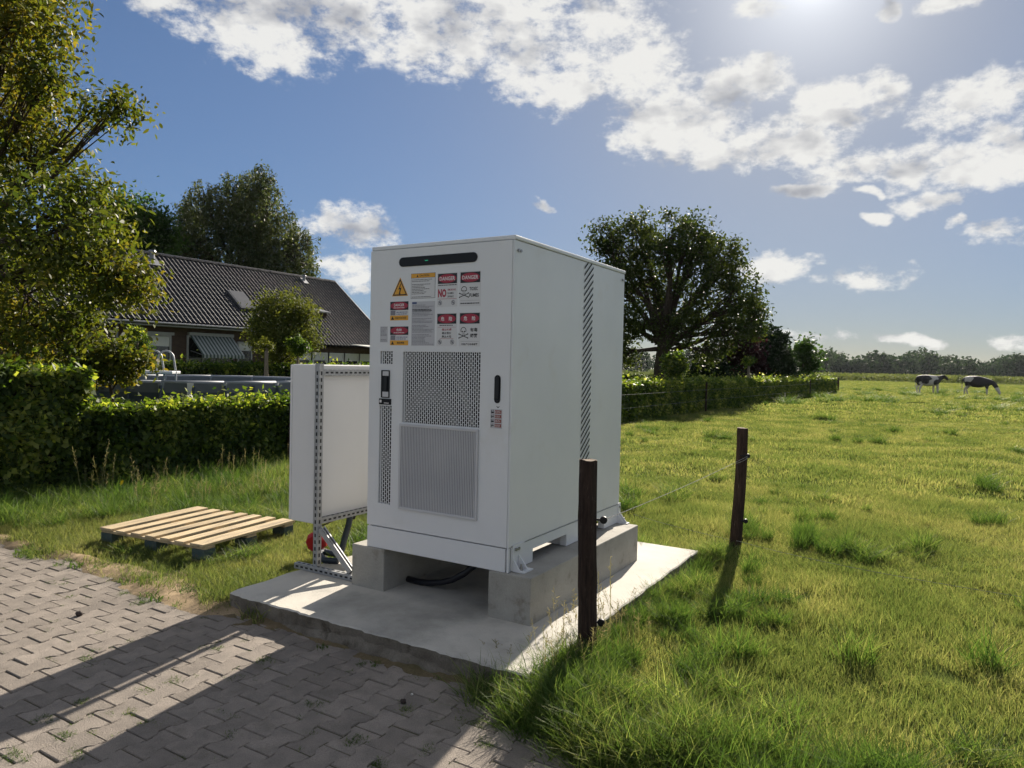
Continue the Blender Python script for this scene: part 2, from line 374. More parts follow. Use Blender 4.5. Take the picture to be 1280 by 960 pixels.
pmat('wire', (0.34, 0.34, 0.32), (0.10, 0.10, 0.10), 60, 0.6, metallic=0.3)
pmat('brick', (0.085, 0.06, 0.045), (0.06, 0.042, 0.034), 4, 0.9, 0.6, 30, fine=0.25, stretch=(1, 1, 3), coords='World', spec=0.15)
pmat('roof_tile', (0.019, 0.022, 0.030), (0.012, 0.014, 0.020), 5, 0.42, 0.2, 40, fine=0.15, coords='World', spec=0.25, rough2=0.7)
pmat('skylight_glass', (0.085, 0.088, 0.095), (0.07, 0.072, 0.08), 3, 0.35, spec=0.3, coords='World')
pmat('zinc', (0.24, 0.25, 0.27), (0.18, 0.19, 0.21), 8, 0.5, metallic=0.4, coords='World')
pmat('frame_grey', (0.33, 0.33, 0.32), (0.28, 0.28, 0.27), 5, 0.6, coords='World')
pmat('blind', (0.55, 0.55, 0.52), (0.5, 0.5, 0.47), 5, 0.8, coords='World')
pmat('awning_green', (0.05, 0.075, 0.065), None, 5, 0.9); pmat('awning_white', (0.30, 0.32, 0.31), None, 5, 0.9)
pmat('window_glass', (0.012, 0.014, 0.018), (0.02, 0.022, 0.026), 1, 0.06, spec=0.8, coords='World')
pmat('pool_liner', (0.13, 0.145, 0.165), (0.11, 0.125, 0.145), 4, 0.6, coords='World'); pmat('pool_blue', (0.045, 0.06, 0.085), (0.035, 0.05, 0.07), 4, 0.5, coords='World')
pmat('pool_rim', (0.30, 0.32, 0.35), (0.26, 0.28, 0.31), 6, 0.55, coords='World'); pmat('pool_water', (0.02, 0.07, 0.09), None, 3, 0.05, 0.3, 6, spec=0.6, coords='World')
pmat('white_plastic', (0.7, 0.7, 0.7), None, 3, 0.5)
pmat('bark', (0.075, 0.058, 0.042), (0.035, 0.028, 0.022), 8, 0.95, 0.9, 25, stretch=(2, 2, 0.4), coords='World', spec=0.1)
pmat('bark_light', (0.25, 0.21, 0.16), (0.16, 0.13, 0.1), 8, 0.95, 0.8, 25, stretch=(2, 2, 0.4), coords='World', spec=0.1)
pmat('shade_core', (0.03, 0.028, 0.016), (0.02, 0.018, 0.01), 10, 0.95, 0.9, 30, coords='World', spec=0.05)
pmat('track', (0.36, 0.34, 0.26), (0.30, 0.29, 0.21), 0.4, 0.95, coords='World')
pmat('stone_dark', (0.035, 0.025, 0.022), (0.06, 0.045, 0.04), 30, 0.9, 0.6, 90)
pmat('pebble_white', (0.6, 0.58, 0.55), None, 30, 0.8)
pmat('petal_yellow', (0.85, 0.62, 0.02), None, 30, 0.6)
# cow hide
m, t = nodes_of('cow_hide'); nn = t.nodes; b_ = nn.new('ShaderNodeBsdfPrincipled'); o_ = nn.new('ShaderNodeOutputMaterial'); tcx = nn.new('ShaderNodeTexCoord'); oi = nn.new('ShaderNodeObjectInfo')
va = nn.new('ShaderNodeVectorMath'); va.operation = 'ADD'; sc_ = nn.new('ShaderNodeMath'); sc_.operation = 'MULTIPLY'; sc_.inputs[1].default_value = 9.0
t.links.new(oi.outputs['Random'], sc_.inputs[0]); t.links.new(tcx.outputs['Object'], va.inputs[0]); t.links.new(sc_.outputs[0], va.inputs[1])
nz_ = nn.new('ShaderNodeTexNoise'); nz_.inputs['Scale'].default_value = 1.5; nz_.inputs['Detail'].default_value = 1.0; t.links.new(va.outputs[0], nz_.inputs['Vector'])
sx_ = nn.new('ShaderNodeSeparateXYZ'); t.links.new(tcx.outputs['Object'], sx_.inputs[0])
hz_ = nn.new('ShaderNodeMapRange'); t.links.new(sx_.outputs[2], hz_.inputs[0]); hz_.inputs[1].default_value = 0.35; hz_.inputs[2].default_value = 0.8; hz_.inputs[3].default_value = 0.35; hz_.inputs[4].default_value = -0.05
ad_ = nn.new('ShaderNodeMath'); ad_.operation = 'ADD'; t.links.new(nz_.outputs[0], ad_.inputs[0]); t.links.new(hz_.outputs[0], ad_.inputs[1])
rp = nn.new('ShaderNodeValToRGB'); rp.color_ramp.elements[0].position = 0.52; rp.color_ramp.elements[1].position = 0.55; rp.color_ramp.elements[0].color = (0.02, 0.017, 0.018, 1); rp.color_ramp.elements[1].color = (0.46, 0.43, 0.39, 1)
t.links.new(ad_.outputs[0], rp.inputs[0]); t.links.new(rp.outputs[0], b_.inputs['Base Color']); b_.inputs['Roughness'].default_value = 0.7; t.links.new(b_.outputs[0], o_.inputs[0]); MATS['cow_hide'] = m

leafmat('grass', (0.076, 0.112, 0.036), (0.182, 0.198, 0.078), (1.6, 1.6, 0.9), 0.5, 0.45, 0.3, 0.9, c3=(0.25, 0.24, 0.115))
leafmat('grass_tall', (0.040, 0.082, 0.020), (0.10, 0.148, 0.040), (1.7, 1.75, 0.9), 0.45, 0.42, 0.35, 1.2, c3=(0.19, 0.21, 0.085))
leafmat('grass_seed', (0.13, 0.135, 0.06), (0.24, 0.22, 0.12), (1.3, 1.2, 0.9), 0.4, 0.7, 0.2, 1.2)
leafmat('hedge_leaf', (0.018, 0.042, 0.010), (0.080, 0.120, 0.022), (2.6, 2.5, 0.8), 0.48, 0.4, 0.5, 1.5, c3=(0.20, 0.23, 0.06))
leafmat('beech_leaf', (0.030, 0.062, 0.014), (0.125, 0.170, 0.036), (2.3, 2.2, 0.8), 0.5, 0.4, 0.45, 1.5, c3=(0.24, 0.26, 0.08))
leafmat('walnut_leaf', (0.042, 0.068, 0.014), (0.105, 0.118, 0.020), (1.9, 1.75, 0.7), 0.45, 0.38, 0.45, 0.5, c3=(0.17, 0.145, 0.028))
leafmat('dark_leaf', (0.022, 0.040, 0.012), (0.055, 0.075, 0.018), (1.8, 1.7, 0.8), 0.35, 0.45, 0.35, 0.35)
leafmat('birch_leaf', (0.030, 0.050, 0.020), (0.080, 0.095, 0.040), (1.5, 1.5, 0.9), 0.38, 0.45, 0.4, 0.3)
leafmat('green_leaf', (0.022, 0.050, 0.012), (0.05, 0.09, 0.02), (1.8, 1.9, 0.8), 0.4, 0.45, 0.35, 0.4)
leafmat('shrub_leaf', (0.040, 0.062, 0.014), (0.10, 0.115, 0.026), (1.7, 1.6, 0.8), 0.42, 0.5, 0.3, 1.0)
leafmat('purple_leaf', (0.020, 0.012, 0.014), (0.042, 0.020, 0.022), (1.6, 1.0, 1.0), 0.35, 0.45, 0.35, 0.6)
leafmat('conifer_leaf', (0.010, 0.020, 0.010), (0.022, 0.040, 0.016), (1.5, 1.6, 0.9), 0.2, 0.6, 0.2, 0.8)
leafmat('wood_leaf', (0.012, 0.026, 0.016), (0.030, 0.048, 0.024), (1.4, 1.5, 0.9), 0.35, 0.6, 0.2, 0.05)
leafmat('crop_leaf', (0.10, 0.13, 0.045), (0.16, 0.18, 0.07), (1.3, 1.3, 0.8), 0.35, 0.6, 0.2, 0.1)

# ================================================================== SETTING
SLAB = 0.11                       # top of the concrete slab above the paving
SX0, SX1, SY0, SY1 = -0.649, 1.575, -0.588, 2.268
def edge_y(x):                    # where the paving ends
    x = np.asarray(x, float)
    return np.where(x < SX0, -0.52+0.05*np.sin(x*2.1)+0.04*np.sin(x*5.3+1), np.where(x < SX1, -0.55, -0.66-0.30*np.clip((x-SX1)/0.8, 0, 1)+0.03*np.sin(x*6)))
def vnoise(x, y, s, seed=0):      # smooth value noise
    x = np.asarray(x)*s+seed*17.3; y = np.asarray(y)*s+seed*9.1
    xi, yi = np.floor(x), np.floor(y); fx, fy = x-xi, y-yi; fx = fx*fx*(3-2*fx); fy = fy*fy*(3-2*fy)
    h = lambda a, b: np.modf(np.abs(np.sin(a*127.1+b*311.7+seed)*43758.5453))[0]
    return (h(xi, yi)*(1-fx)+h(xi+1, yi)*fx)*(1-fy)+(h(xi, yi+1)*(1-fx)+h(xi+1, yi+1)*fx)*fy
def ground_z(x, y):
    x = np.asarray(x, float); y = np.asarray(y, float)
    g = 0.015+0.05*(vnoise(x, y, 0.55, 1)-0.5)+0.025*(vnoise(x, y, 1.9, 2)-0.5)
    far = np.clip((np.hypot(x, y)-60)/60, 0, 1); g = g*(1-far)
    e = edge_y(x); k = np.clip((y-(e-0.10))/0.22, 0, 1); k = k*k*(3-2*k)
    g = -0.07*(1-k)+g*k
    ins = (x > SX0-0.03) & (x < SX1+0.03) & (y > SY0-0.1) & (y < SY1+0.03)
    return np.where(ins, -0.07, g)
def axis(a0, a1, step, far, grow=1.16):
    mid = list(np.arange(a0, a1+1e-6, step)); s = step; up = []; v = a1
    while v < far: s *= grow; v += s; up.append(v)
    s = step; dn = []; v = a0
    while v > -far: s *= grow; v -= s; dn.append(v)
    return np.array(dn[::-1]+mid+up)
gx = axis(-7, 6, 0.14, 2500); gy = axis(-3, 12, 0.14, 2500)
GX, GY = np.meshgrid(gx, gy); GZ = ground_z(GX, GY)
V = np.stack([GX.ravel(), GY.ravel(), GZ.ravel()], 1); nx, ny = len(gx), len(gy)
ii = (np.arange(ny-1)[:, None]*nx+np.arange(nx-1)[None, :]).ravel()
ground = np_mesh('ground', V, np.stack([ii, ii+1, ii+1+nx, ii+nx], 1), 'field_soil', smoothf=True)
tag(ground, kind='structure')

# ---- block paving: one object per block that shows, the rest joined
paving = MB()
xs = np.arange(-6, 6.01, 0.12)
for a, b in zip(xs[:-1], xs[1:]):
    ea, eb = float(edge_y(a))+0.03, float(edge_y(b))+0.03
    paving.face([(a, -6, -0.0055), (b, -6, -0.0055), (b, eb, -0.0055), (a, ea, -0.0055)])
pav = paving.build('paving', 'joint_sand'); tag(pav, kind='structure')
PL, PP = 0.190, 0.1325
hw, nw, jl = 0.0770, 0.0520, 0.0027                      # half width of the ends, of the waist; half joint
prof = [(-hw, -PL/2+jl), (hw, -PL/2+jl), (hw, -0.0475), (nw, -0.0225), (nw, 0.0225), (hw, 0.0475), (hw, PL/2-jl), (-hw, PL/2-jl), (-hw, 0.0475), (-nw, 0.0225), (-nw, -0.0225), (-hw, -0.0475)]
def paver_mesh(mb, dx=0, dy=0, dz=0, tx=0, ty=0):
    def inset(p, k): return (p[0]*(1-k/hw), p[1]*(1-k/(PL/2)))
    n = len(prof); V = []
    for (k, z) in ((0, -0.05), (0, -0.004), (0.0035, 0.0)):
        for p in prof:
            q = inset(p, k); V.append((q[0]+dx, q[1]+dy, z+dz+q[0]*tx+q[1]*ty))
    F = [tuple(range(2*n, 3*n))]
    for l in range(2):
        for i in range(n): F.append((l*n+i, l*n+(i+1) % n, (l+1)*n+(i+1) % n, (l+1)*n+i))
    mb.poly(V, F)
cells = []
for k in range(-42, 32):
    for j in range(-26, 4):
        x = 0.875+PP*k; y = -0.848+PL*(j+0.5)+(PL/2 if k % 2 else 0)
        if y+PL/2 > float(edge_y(x))+(0.045 if x < SX0 or x > SX1 else 0.30) or y < -5.2: continue
        if SX0+0.05 < x < SX1-0.03 and y-PL/2 > SY0+0.01: continue
        u, v, z = project((x, y, 0)); see = z > 0.2 and -70 < u < 1350 and v < 1030
        cells.append((not see, float(np.linalg.norm(np.array([x, y, 0])-CAM)), x, y))
cells.sort()
shown = [c for c in cells if not c[0]]
pm = MB(); paver_mesh(pm); p0 = pm.build('paver', 'paver', pav); pme = p0.data
rest = MB(); first = True; NP = 0
for c in cells:
    dz = random.gauss(0, 0.0018); tx, ty = random.gauss(0, 0.006), random.gauss(0, 0.006)
    if NP < 300:
        o = p0 if first else bpy.data.objects.new('paver', pme)
        if not first: COL.objects.link(o); o.parent = pav
        first = False; NP += 1
        o.location = (c[2]+random.gauss(0, 0.0008), c[3]+random.gauss(0, 0.0008), dz); o.rotation_euler = (ty, -tx, random.gauss(0, 0.006))
    else: paver_mesh(rest, c[2], c[3], dz, tx, ty)
ro = rest.build('outlying_pavers', 'paver', pav); tag(ro, kind='stuff')

# ---- sandy soil washed over the edge of the paving
sx = np.arange(-3.9, -0.45, 0.035); sy = np.arange(-0.92, -0.20, 0.035); SXg, SYg = np.meshgrid(sx, sy)
cen = -0.50+0.04*np.sin(SXg*2.3); wid = 0.13+0.26*np.clip(1-np.abs(SXg+1.40)/1.1, 0, 1)
SZ = 0.016-0.034*((SYg-cen)/wid)**2+0.03*(vnoise(SXg, SYg, 5, 3)-0.5)+0.014*(vnoise(SXg, SYg, 17, 4)-0.5)
SZ = np.maximum(SZ, -0.06); n2 = len(sx); ii = (np.arange(len(sy)-1)[:, None]*n2+np.arange(n2-1)[None, :]).ravel()
o = np_mesh('soil', np.stack([SXg.ravel(), SYg.ravel(), SZ.ravel()], 1), np.stack([ii, ii+1, ii+1+n2, ii+n2], 1), 'sand', smoothf=True); tag(o, kind='structure')

# ---- dark earth and litter gathered along the foot of the slab
sx = np.arange(-0.70, 1.60, 0.02); sy = np.arange(-0.84, -0.52, 0.02); SXg, SYg = np.meshgrid(sx, sy)
wid = 0.045+0.11*vnoise(SXg, SYg*0, 3.1, 21)**2+0.03*vnoise(SXg, SYg, 14, 22)
SZ = 0.012-0.020*np.clip((-0.590-SYg)/wid, 0, 3)**1.3+0.020*(vnoise(SXg, SYg, 11, 23)-0.5)+0.014*(vnoise(SXg, SYg, 31, 24)-0.5); SZ = np.maximum(SZ, -0.04)
n2 = len(sx); ii = (np.arange(len(sy)-1)[:, None]*n2+np.arange(n2-1)[None, :]).ravel()
o = np_mesh('soil', np.stack([SXg.ravel(), SYg.ravel(), SZ.ravel()], 1), np.stack([ii, ii+1, ii+1+n2, ii+n2], 1), 'soil', smoothf=True); tag(o, kind='structure')

# ---- far field: sandy track
a = on_z(1040, 480.6); b = on_z(1285, 486.0); d = (b-a)/np.linalg.norm(b-a); nrm = np.array([-d[1], d[0], 0]); a = a-d*60; b = b+d*120
tr = MB(); K = 40
for i in range(K):
    p, q = a+(b-a)*i/K, a+(b-a)*(i+1)/K
    tr.face([p-nrm*1.3+[0, 0, .03], q-nrm*1.3+[0, 0, .03], q+nrm*1.3+[0, 0, .03], p+nrm*1.3+[0, 0, .03]])
tag(tr.build('path', 'track'), kind='structure')

# ================================================================== CONCRETE
th = Thing('concrete_slab', 'pale concrete slab with a rough cast front edge under the white cabinet', 'slab', (0.46, 0.84, 0))
NXs, NYs = 60, 40
mb = MB()
fr = [(SX0+(SX1-SX0)*i/NXs, SY0+0.006*math.sin(i*0.9)+0.004*math.sin(i*2.7)) for i in range(NXs+1)]
fr[0] = (SX0+0.012, SY0+0.010)
rt = [(SX1+0.004*math.sin(i), SY0+(SY1-SY0)*i/NYs) for i in range(1, NYs+1)]
bk = [(SX1-(SX1-SX0)*i/NXs, SY1) for i in range(1, NXs+1)]
lf = [(SX0+0.010*math.sin(i*1.1)+0.012*math.sin(i*0.33), SY1-(SY1-SY0)*i/NYs) for i in range(1, NYs)]
outl = fr+rt+bk+lf; n = len(outl); cxs = np.array([0.46, 0.84])
V = []
for q, (k, z) in enumerate(((0.0, -0.09), (0.0, SLAB-0.008), (0.008, SLAB))):
    for i, p in enumerate(outl):
        p = np.array(p); dirn = cxs-p; dirn /= np.linalg.norm(dirn); jit = 0.0015*math.sin(i*1.9)+0.001*math.sin(i*4.1) if q < 2 else 0
        pp = p+dirn*(k+jit); V.append((pp[0], pp[1], z))
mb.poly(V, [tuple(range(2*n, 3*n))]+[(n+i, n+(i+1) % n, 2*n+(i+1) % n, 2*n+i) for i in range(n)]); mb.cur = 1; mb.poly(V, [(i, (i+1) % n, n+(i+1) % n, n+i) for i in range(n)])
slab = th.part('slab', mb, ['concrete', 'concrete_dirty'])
sp = MB()                                    # concrete that ran out under the shuttering
NS = 90; rows = []
for i in range(NS+1):
    x = -0.15+1.40*i/NS; s_ = math.sin(math.pi*i/NS)**0.5
    wdt = s_*(0.012+0.05*float(vnoise(x, 0, 5, 5))**1.5+0.022*float(vnoise(x, 3, 17, 6))); top = 0.008+s_*(0.012+0.055*float(vnoise(x, 1, 6, 7))**1.4+0.016*float(vnoise(x, 5, 24, 8)))
    rows.append([(x, SY0+0.02, top+0.005), (x, SY0-wdt*0.35, top), (x+0.01*math.sin(i), SY0-wdt*0.75, top*0.72), (x, SY0-wdt, 0.012*s_), (x, SY0-wdt-0.004, -0.02)])
V = [p for r_ in rows for p in r_]
sp.poly(V, [(i*5+j, i*5+j+1, (i+1)*5+j+1, (i+1)*5+j) for i in range(NS) for j in range(4)])
th.part('spilled_concrete', sp, 'concrete_dirty', smoothf=True)

PH = 0.2767; Z0 = SLAB+PH
BY0, BY1 = -0.0113, 1.6915
B = [(-0.121, 0.1594), (0.972, 1.2618)]
for i, (x0, x1) in enumerate(B):
    mb = MB(); mb.box(x0, x1, BY0, BY1, SLAB-0.01, Z0)
    o = mb.build('concrete_beam', 'concrete_beam', bevel=0.006)
    tag(o, ['grey concrete beam under the cabinet, the one beside the galvanised strut frame', 'grey concrete beam under the cabinet, the one with its long side to the wooden post'][i], 'beam', 'concrete beams carrying the cabinet')

# ================================================================== CABINET
W, D, H = 1.10, 1.6925, 1.983
ZT = Z0+H
cab = Thing('battery_cabinet', 'tall white steel battery cabinet covered with warning stickers on two concrete beams', 'cabinet', (0.55, 0.85, Z0))
ZP = Z0+0.147                                   # top of the base frame
mb = MB(); mb.box(0.004, W-0.002, 0.03, D, ZP+0.002, ZT-0.028); body = cab.part('body', mb, 'cabinet_white', bevel=0.004)
mb = MB(); mb.box(0.0, W+0.004, 0.004, D+0.006, ZT-0.026, ZT); cab.part('top_cover', mb, 'cabinet_white', bevel=0.006)
# base frame with fork pockets in its sides
mb = MB(); mb.box(0.0, W-0.022, 0.0, 0.035, Z0, ZP-0.006); base_front = cab.part('base_panel', mb, 'cabinet_white', bevel=0.004)
for (xa, xb, ys0) in ((W-0.05, W, 0.02), (0.0, 0.05, 0.0355)):
    out_ = [(ys0, Z0+0.004), (0.296, Z0+0.004), (0.296, Z0+0.085), (0.764, Z0+0.085), (0.764, Z0+0.004), (1.02, Z0+0.004), (1.02, Z0+0.085), (1.40, Z0+0.085), (1.40, Z0+0.004), (D-0.004, Z0+0.004), (D-0.004, ZP), (ys0, ZP)]
    mb = MB(); mb.prism(out_, 'yz', xa, xb); cab.part('base_rail', mb, 'cabinet_white')
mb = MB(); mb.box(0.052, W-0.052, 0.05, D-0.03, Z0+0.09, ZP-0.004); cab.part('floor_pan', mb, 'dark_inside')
for y0 in (0.775, 1.05):                        # fork tunnel walls seen through the pockets
    mb = MB(); mb.box(0.053, W-0.053, y0, y0+0.012, Z0+0.003, Z0+0.088); cab.part('fork_tunnel', mb, 'cabinet_white')
# door: plate with openings for the vents (built from strips round each opening)
DY = -0.004                                     # outer face of the door
def rect_plate(mb, x0, x1, z0, z1, holes, y0, y1):
    """front plate with rectangular holes, cut into a grid"""
    xs_ = sorted({x0, x1, *[h[0] for h in holes], *[h[1] for h in holes]}); zs_ = sorted({z0, z1, *[h[2] for h in holes], *[h[3] for h in holes]})
    for a_, b_ in zip(xs_[:-1], xs_[1:]):
        for c_, d_ in zip(zs_[:-1], zs_[1:]):
            mx_, mz_ = (a_+b_)/2, (c_+d_)/2
            if any(h[0] < mx_ < h[1] and h[2] < mz_ < h[3] for h in holes): continue
            mb.face([(a_, y0, c_), (b_, y0, c_), (b_, y0, d_), (a_, y0, d_)])
    for h in holes:
        a_, b_, c_, d_ = h
        mb.face([(a_, y0, c_), (a_, y1, c_), (a_, y1, d_), (a_, y0, d_)]); mb.face([(b_, y0, c_), (b_, y1, c_), (b_, y1, d_), (b_, y0, d_)])
        mb.face([(a_, y0, c_), (b_, y0, c_), (b_, y1, c_), (a_, y1, c_)]); mb.face([(a_, y0, d_), (b_, y0, d_), (b_, y1, d_), (a_, y1, d_)])
    for (a_, b_, c_, d_) in ((x0, x0, z0, z1), (x1, x1, z0, z1)): mb.face([(a_, y0, c_), (a_, y1, c_), (a_, y1, d_), (a_, y0, d_)])
    for z_ in (z0, z1): mb.face([(x0, y0, z_), (x1, y0, z_), (x1, y1, z_), (x0, y1, z_)])
zz = lambda v: Z0+v
MAIN = (0.285, 0.881, zz(0.842), zz(1.297)); SMALL = (0.094, 0.199, zz(1.215), zz(1.299)); LOWV = (0.094, 0.198, zz(0.299), zz(0.943))
mb = MB(); rect_plate(mb, 0.002, W-0.012, ZP+0.002, ZT-0.030, [MAIN, SMALL, LOWV], DY, 0.028)
door = cab.part('door', mb, 'cabinet_white')
mb = MB(); mb.box(W-0.0105, W, 0.0, 0.028, Z0+0.002, ZT-0.030); cab.part('door_edge_trim', mb, 'cabinet_white')
def slots(mb, x0, x1, z0, z1, ncol, nrow, fill, zf, y):
    """perforated sheet: columns of upright slots, every second column shifted by half a slot"""
    pw = (x1-x0)/ncol; ph = (z1-z0)/nrow
    for i in range(ncol):
        a_ = x0+i*pw; s0, s1 = a_+pw*(0.5-fill/2), a_+pw*(0.5+fill/2)
        mb.face([(a_, y, z0), (s0, y, z0), (s0, y, z1), (a_, y, z1)]); mb.face([(s1, y, z0), (a_+pw, y, z0), (a_+pw, y, z1), (s1, y, z1)])
        cuts = []; sh = 0.5*ph if i % 2 else 0
        for j in range(-1, nrow+1):
            c_, d_ = z0+sh+ph*(j+1-(1-zf)/2), z0+sh+ph*(j+1+(1-zf)/2)
            c_, d_ = max(c_, z0), min(d_, z1)
            if d_ > c_+1e-4: mb.face([(s0, y, c_), (s1, y, c_), (s1, y, d_), (s0, y, d_)])
mb = MB(); slots(mb, *MAIN, 38, 17, 0.66, 0.84, DY+0.003); vent = cab.part('vent_grille', mb, 'cabinet_white', door)
mb = MB(); slots(mb, *SMALL, 6, 3, 0.66, 0.84, DY+0.003); cab.part('vent_grille', mb, 'cabinet_white', door)
mb = MB(); slots(mb, *LOWV, 6, 24, 0.66, 0.84, DY+0.003); cab.part('vent_grille', mb, 'cabinet_white', door)
mb = MB()
for (a_, b_, c_, d_) in (MAIN, SMALL, LOWV): mb.box(a_-0.004, b_+0.004, 0.0275, 0.0295, c_-0.004, d_+0.004)
cab.part('vent_lining', mb, 'dark_inside', door)
for xf in (0.445, 0.745):                       # the two fans that glimmer behind the grille
    mb = MB(); zc = zz(1.03)
    for k in range(7):
        q = 2*math.pi*k/7
        mb.face([(xf+0.03*math.cos(q), 0.022, zc+0.03*math.sin(q)), (xf+0.095*math.cos(q+0.2), 0.02, zc+0.095*math.sin(q+0.2)), (xf+0.095*math.cos(q+0.7), 0.026, zc+0.095*math.sin(q+0.7)), (xf+0.03*math.cos(q+0.6), 0.026, zc+0.03*math.sin(q+0.6))])
    mb.poly([(xf+0.028*math.cos(2*math.pi*k/12), 0.018, zc+0.028*math.sin(2*math.pi*k/12)) for k in range(12)], [tuple(range(12))])
    cab.part('fan', mb, 'fan_grey', door)
# filter panel
fx0, fx1, fz0, fz1 = 0.272, 0.880, zz(0.284), zz(0.834)
mb = MB(); fw = 0.016
mb.box(fx0, fx1, DY-0.012, DY-0.0005, fz0, fz0+fw); mb.box(fx0, fx1, DY-0.012, DY-0.0005, fz1-fw, fz1)
mb.box(fx0, fx0+fw, DY-0.012, DY-0.0005, fz0+fw, fz1-fw); mb.box(fx1-fw, fx1, DY-0.012, DY-0.0005, fz0+fw, fz1-fw)
flt = cab.part('filter_frame', mb, 'filter_grey', door, bevel=0.002)
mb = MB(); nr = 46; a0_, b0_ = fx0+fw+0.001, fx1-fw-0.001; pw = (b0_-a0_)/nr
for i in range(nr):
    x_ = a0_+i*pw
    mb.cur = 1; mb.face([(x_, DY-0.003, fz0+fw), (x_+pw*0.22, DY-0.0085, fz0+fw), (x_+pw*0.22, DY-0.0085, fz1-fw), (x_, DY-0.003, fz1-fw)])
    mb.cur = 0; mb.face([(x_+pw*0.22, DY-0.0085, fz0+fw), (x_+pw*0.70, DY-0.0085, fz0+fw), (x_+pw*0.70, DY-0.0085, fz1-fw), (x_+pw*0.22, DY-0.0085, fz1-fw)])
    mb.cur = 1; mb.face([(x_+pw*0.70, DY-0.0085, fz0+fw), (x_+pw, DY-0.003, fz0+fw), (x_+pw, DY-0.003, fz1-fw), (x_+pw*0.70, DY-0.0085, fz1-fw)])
cab.part('filter_mat', mb, ['filter_grey', 'filter_groove_shade'], door)
def stadium(x0, x1, z0, z1, n=8):
    if x1-x0 > z1-z0:
        r = (z1-z0)/2; c = [(x1-r, (z0+z1)/2, -90), (x0+r, (z0+z1)/2, 90)]
    else:
        r = (x1-x0)/2; c = [((x0+x1)/2, z1-r, 0), ((x0+x1)/2, z0+r, 180)]
    return [(a_+r*math.cos(rad(s_+180*k/n)), b_+r*math.sin(rad(s_+180*k/n))) for a_, b_, s_ in c for k in range(n+1)]
mb = MB(); mb.prism(stadium(0.242, 0.846, zz(1.838), zz(1.897)), 'xz', DY-0.004, DY-0.0005); strip = cab.part('status_light_bar', mb, 'black_plastic', door)
mb = MB(); mb.box(0.452, 0.476, DY-0.0055, DY-0.0045, zz(1.865), zz(1.870)); cab.part('green_lamp', mb, 'led_green', door)
mb = MB(); mb.prism(stadium(0.984, 1.026, zz(0.997), zz(1.164)), 'xz', DY-0.003, DY-0.0005); cab.part('door_handle', mb, 'black_plastic', door)
mb = MB(); mb.prism(stadium(0.992, 1.018, zz(1.025), zz(1.155)), 'xz', DY-0.009, DY-0.0035); mb.prism(stadium(0.997, 1.013, zz(1.002), zz(1.018)), 'xz', DY-0.006, DY-0.0035); cab.part('handle_lever', mb, 'rubber', door)
mb = MB(); mb.box(0.111, 0.180, DY-0.010, DY-0.0005, zz(0.995), zz(1.174)); lock = cab.part('lock', mb, 'black_plastic', door, bevel=0.003)
for (za, zb2) in ((1.138, 1.167), (1.001, 1.034)): cab.part('lock_plate', MB().box(0.128, 0.177, DY-0.0125, DY-0.0105, zz(za), zz(zb2)), 'filter_grey', door)
mb = MB(); mb.box(0.140, 0.166, DY-0.016, DY-0.0105, zz(1.040), zz(1.130)); cab.part('lock_lever', mb, 'rubber', door)
mb = MB(); mb.box(0.094, 0.194, DY-0.006, DY-0.0005, zz(0.950), zz(0.988)); cab.part('name_plate', mb, 'black_plastic', door)
cab.part('name_plate_mark', MB().box(0.100, 0.117, DY-0.0075, DY-0.0065, zz(0.962), zz(0.980)), 'print_white', door); cab.part('name_plate_print', MB().box(0.138, 0.178, DY-0.0075, DY-0.0065, zz(0.958), zz(0.963)), 'print_white', door)

# ---- stickers: each a thin sheet with its print on top
Y1, Y2, Y3, Y4 = DY-0.0006, DY-0.0012, DY-0.0018, DY-0.0024
def sheet(name, x0, x1, z0, z1, mat, y=Y1, parent=None):
    mb = MB(); mb.box(x0, x1, y, y+0.0005, z0, z1); return cab.part(name, mb, mat, parent or door)
def lettering(body, xc, zc, w_, h_, mat, y=Y3, extra=0.012):
    me = text_mesh(body, w_, h_, extra=extra); me.materials.append(MATS[mat]); o = bpy.data.objects.new('lettering', me); COL.objects.link(o)
    cab.adopt(o, door); o.location = (xc, y, zc); return o
def lines(x0, x1, z_top, z_bot, nlin, mat, y=Y2, ragged=0.35, thick=0.45, ps=0.12):
    mb = MB(); dz = (z_top-z_bot)/nlin
    for i in range(nlin):
        z_ = z_top-dz*(i+0.5); h_ = dz*thick/2
        if random.random() < ps: continue
        e_ = x1-(x1-x0)*ragged*random.random(); x_ = x0
        while x_ < e_:
            wl = random.uniform(0.006, 0.022); mb.box(x_, min(x_+wl, e_), y, y+0.0004, z_-h_, z_+h_); x_ += wl+0.003
    return cab.part('small_print', mb, mat, door)
def ellipse(x0, x1, z0, z1, y, mat, n=28):
    mb = MB(); cx_, cz_ = (x0+x1)/2, (z0+z1)/2
    mb.poly([(cx_+(x1-x0)/2*math.cos(2*math.pi*k/n), y, cz_+(z1-z0)/2*math.sin(2*math.pi*k/n)) for k in range(n)], [tuple(range(n))]); return cab.part('red_oval', mb, mat, door)
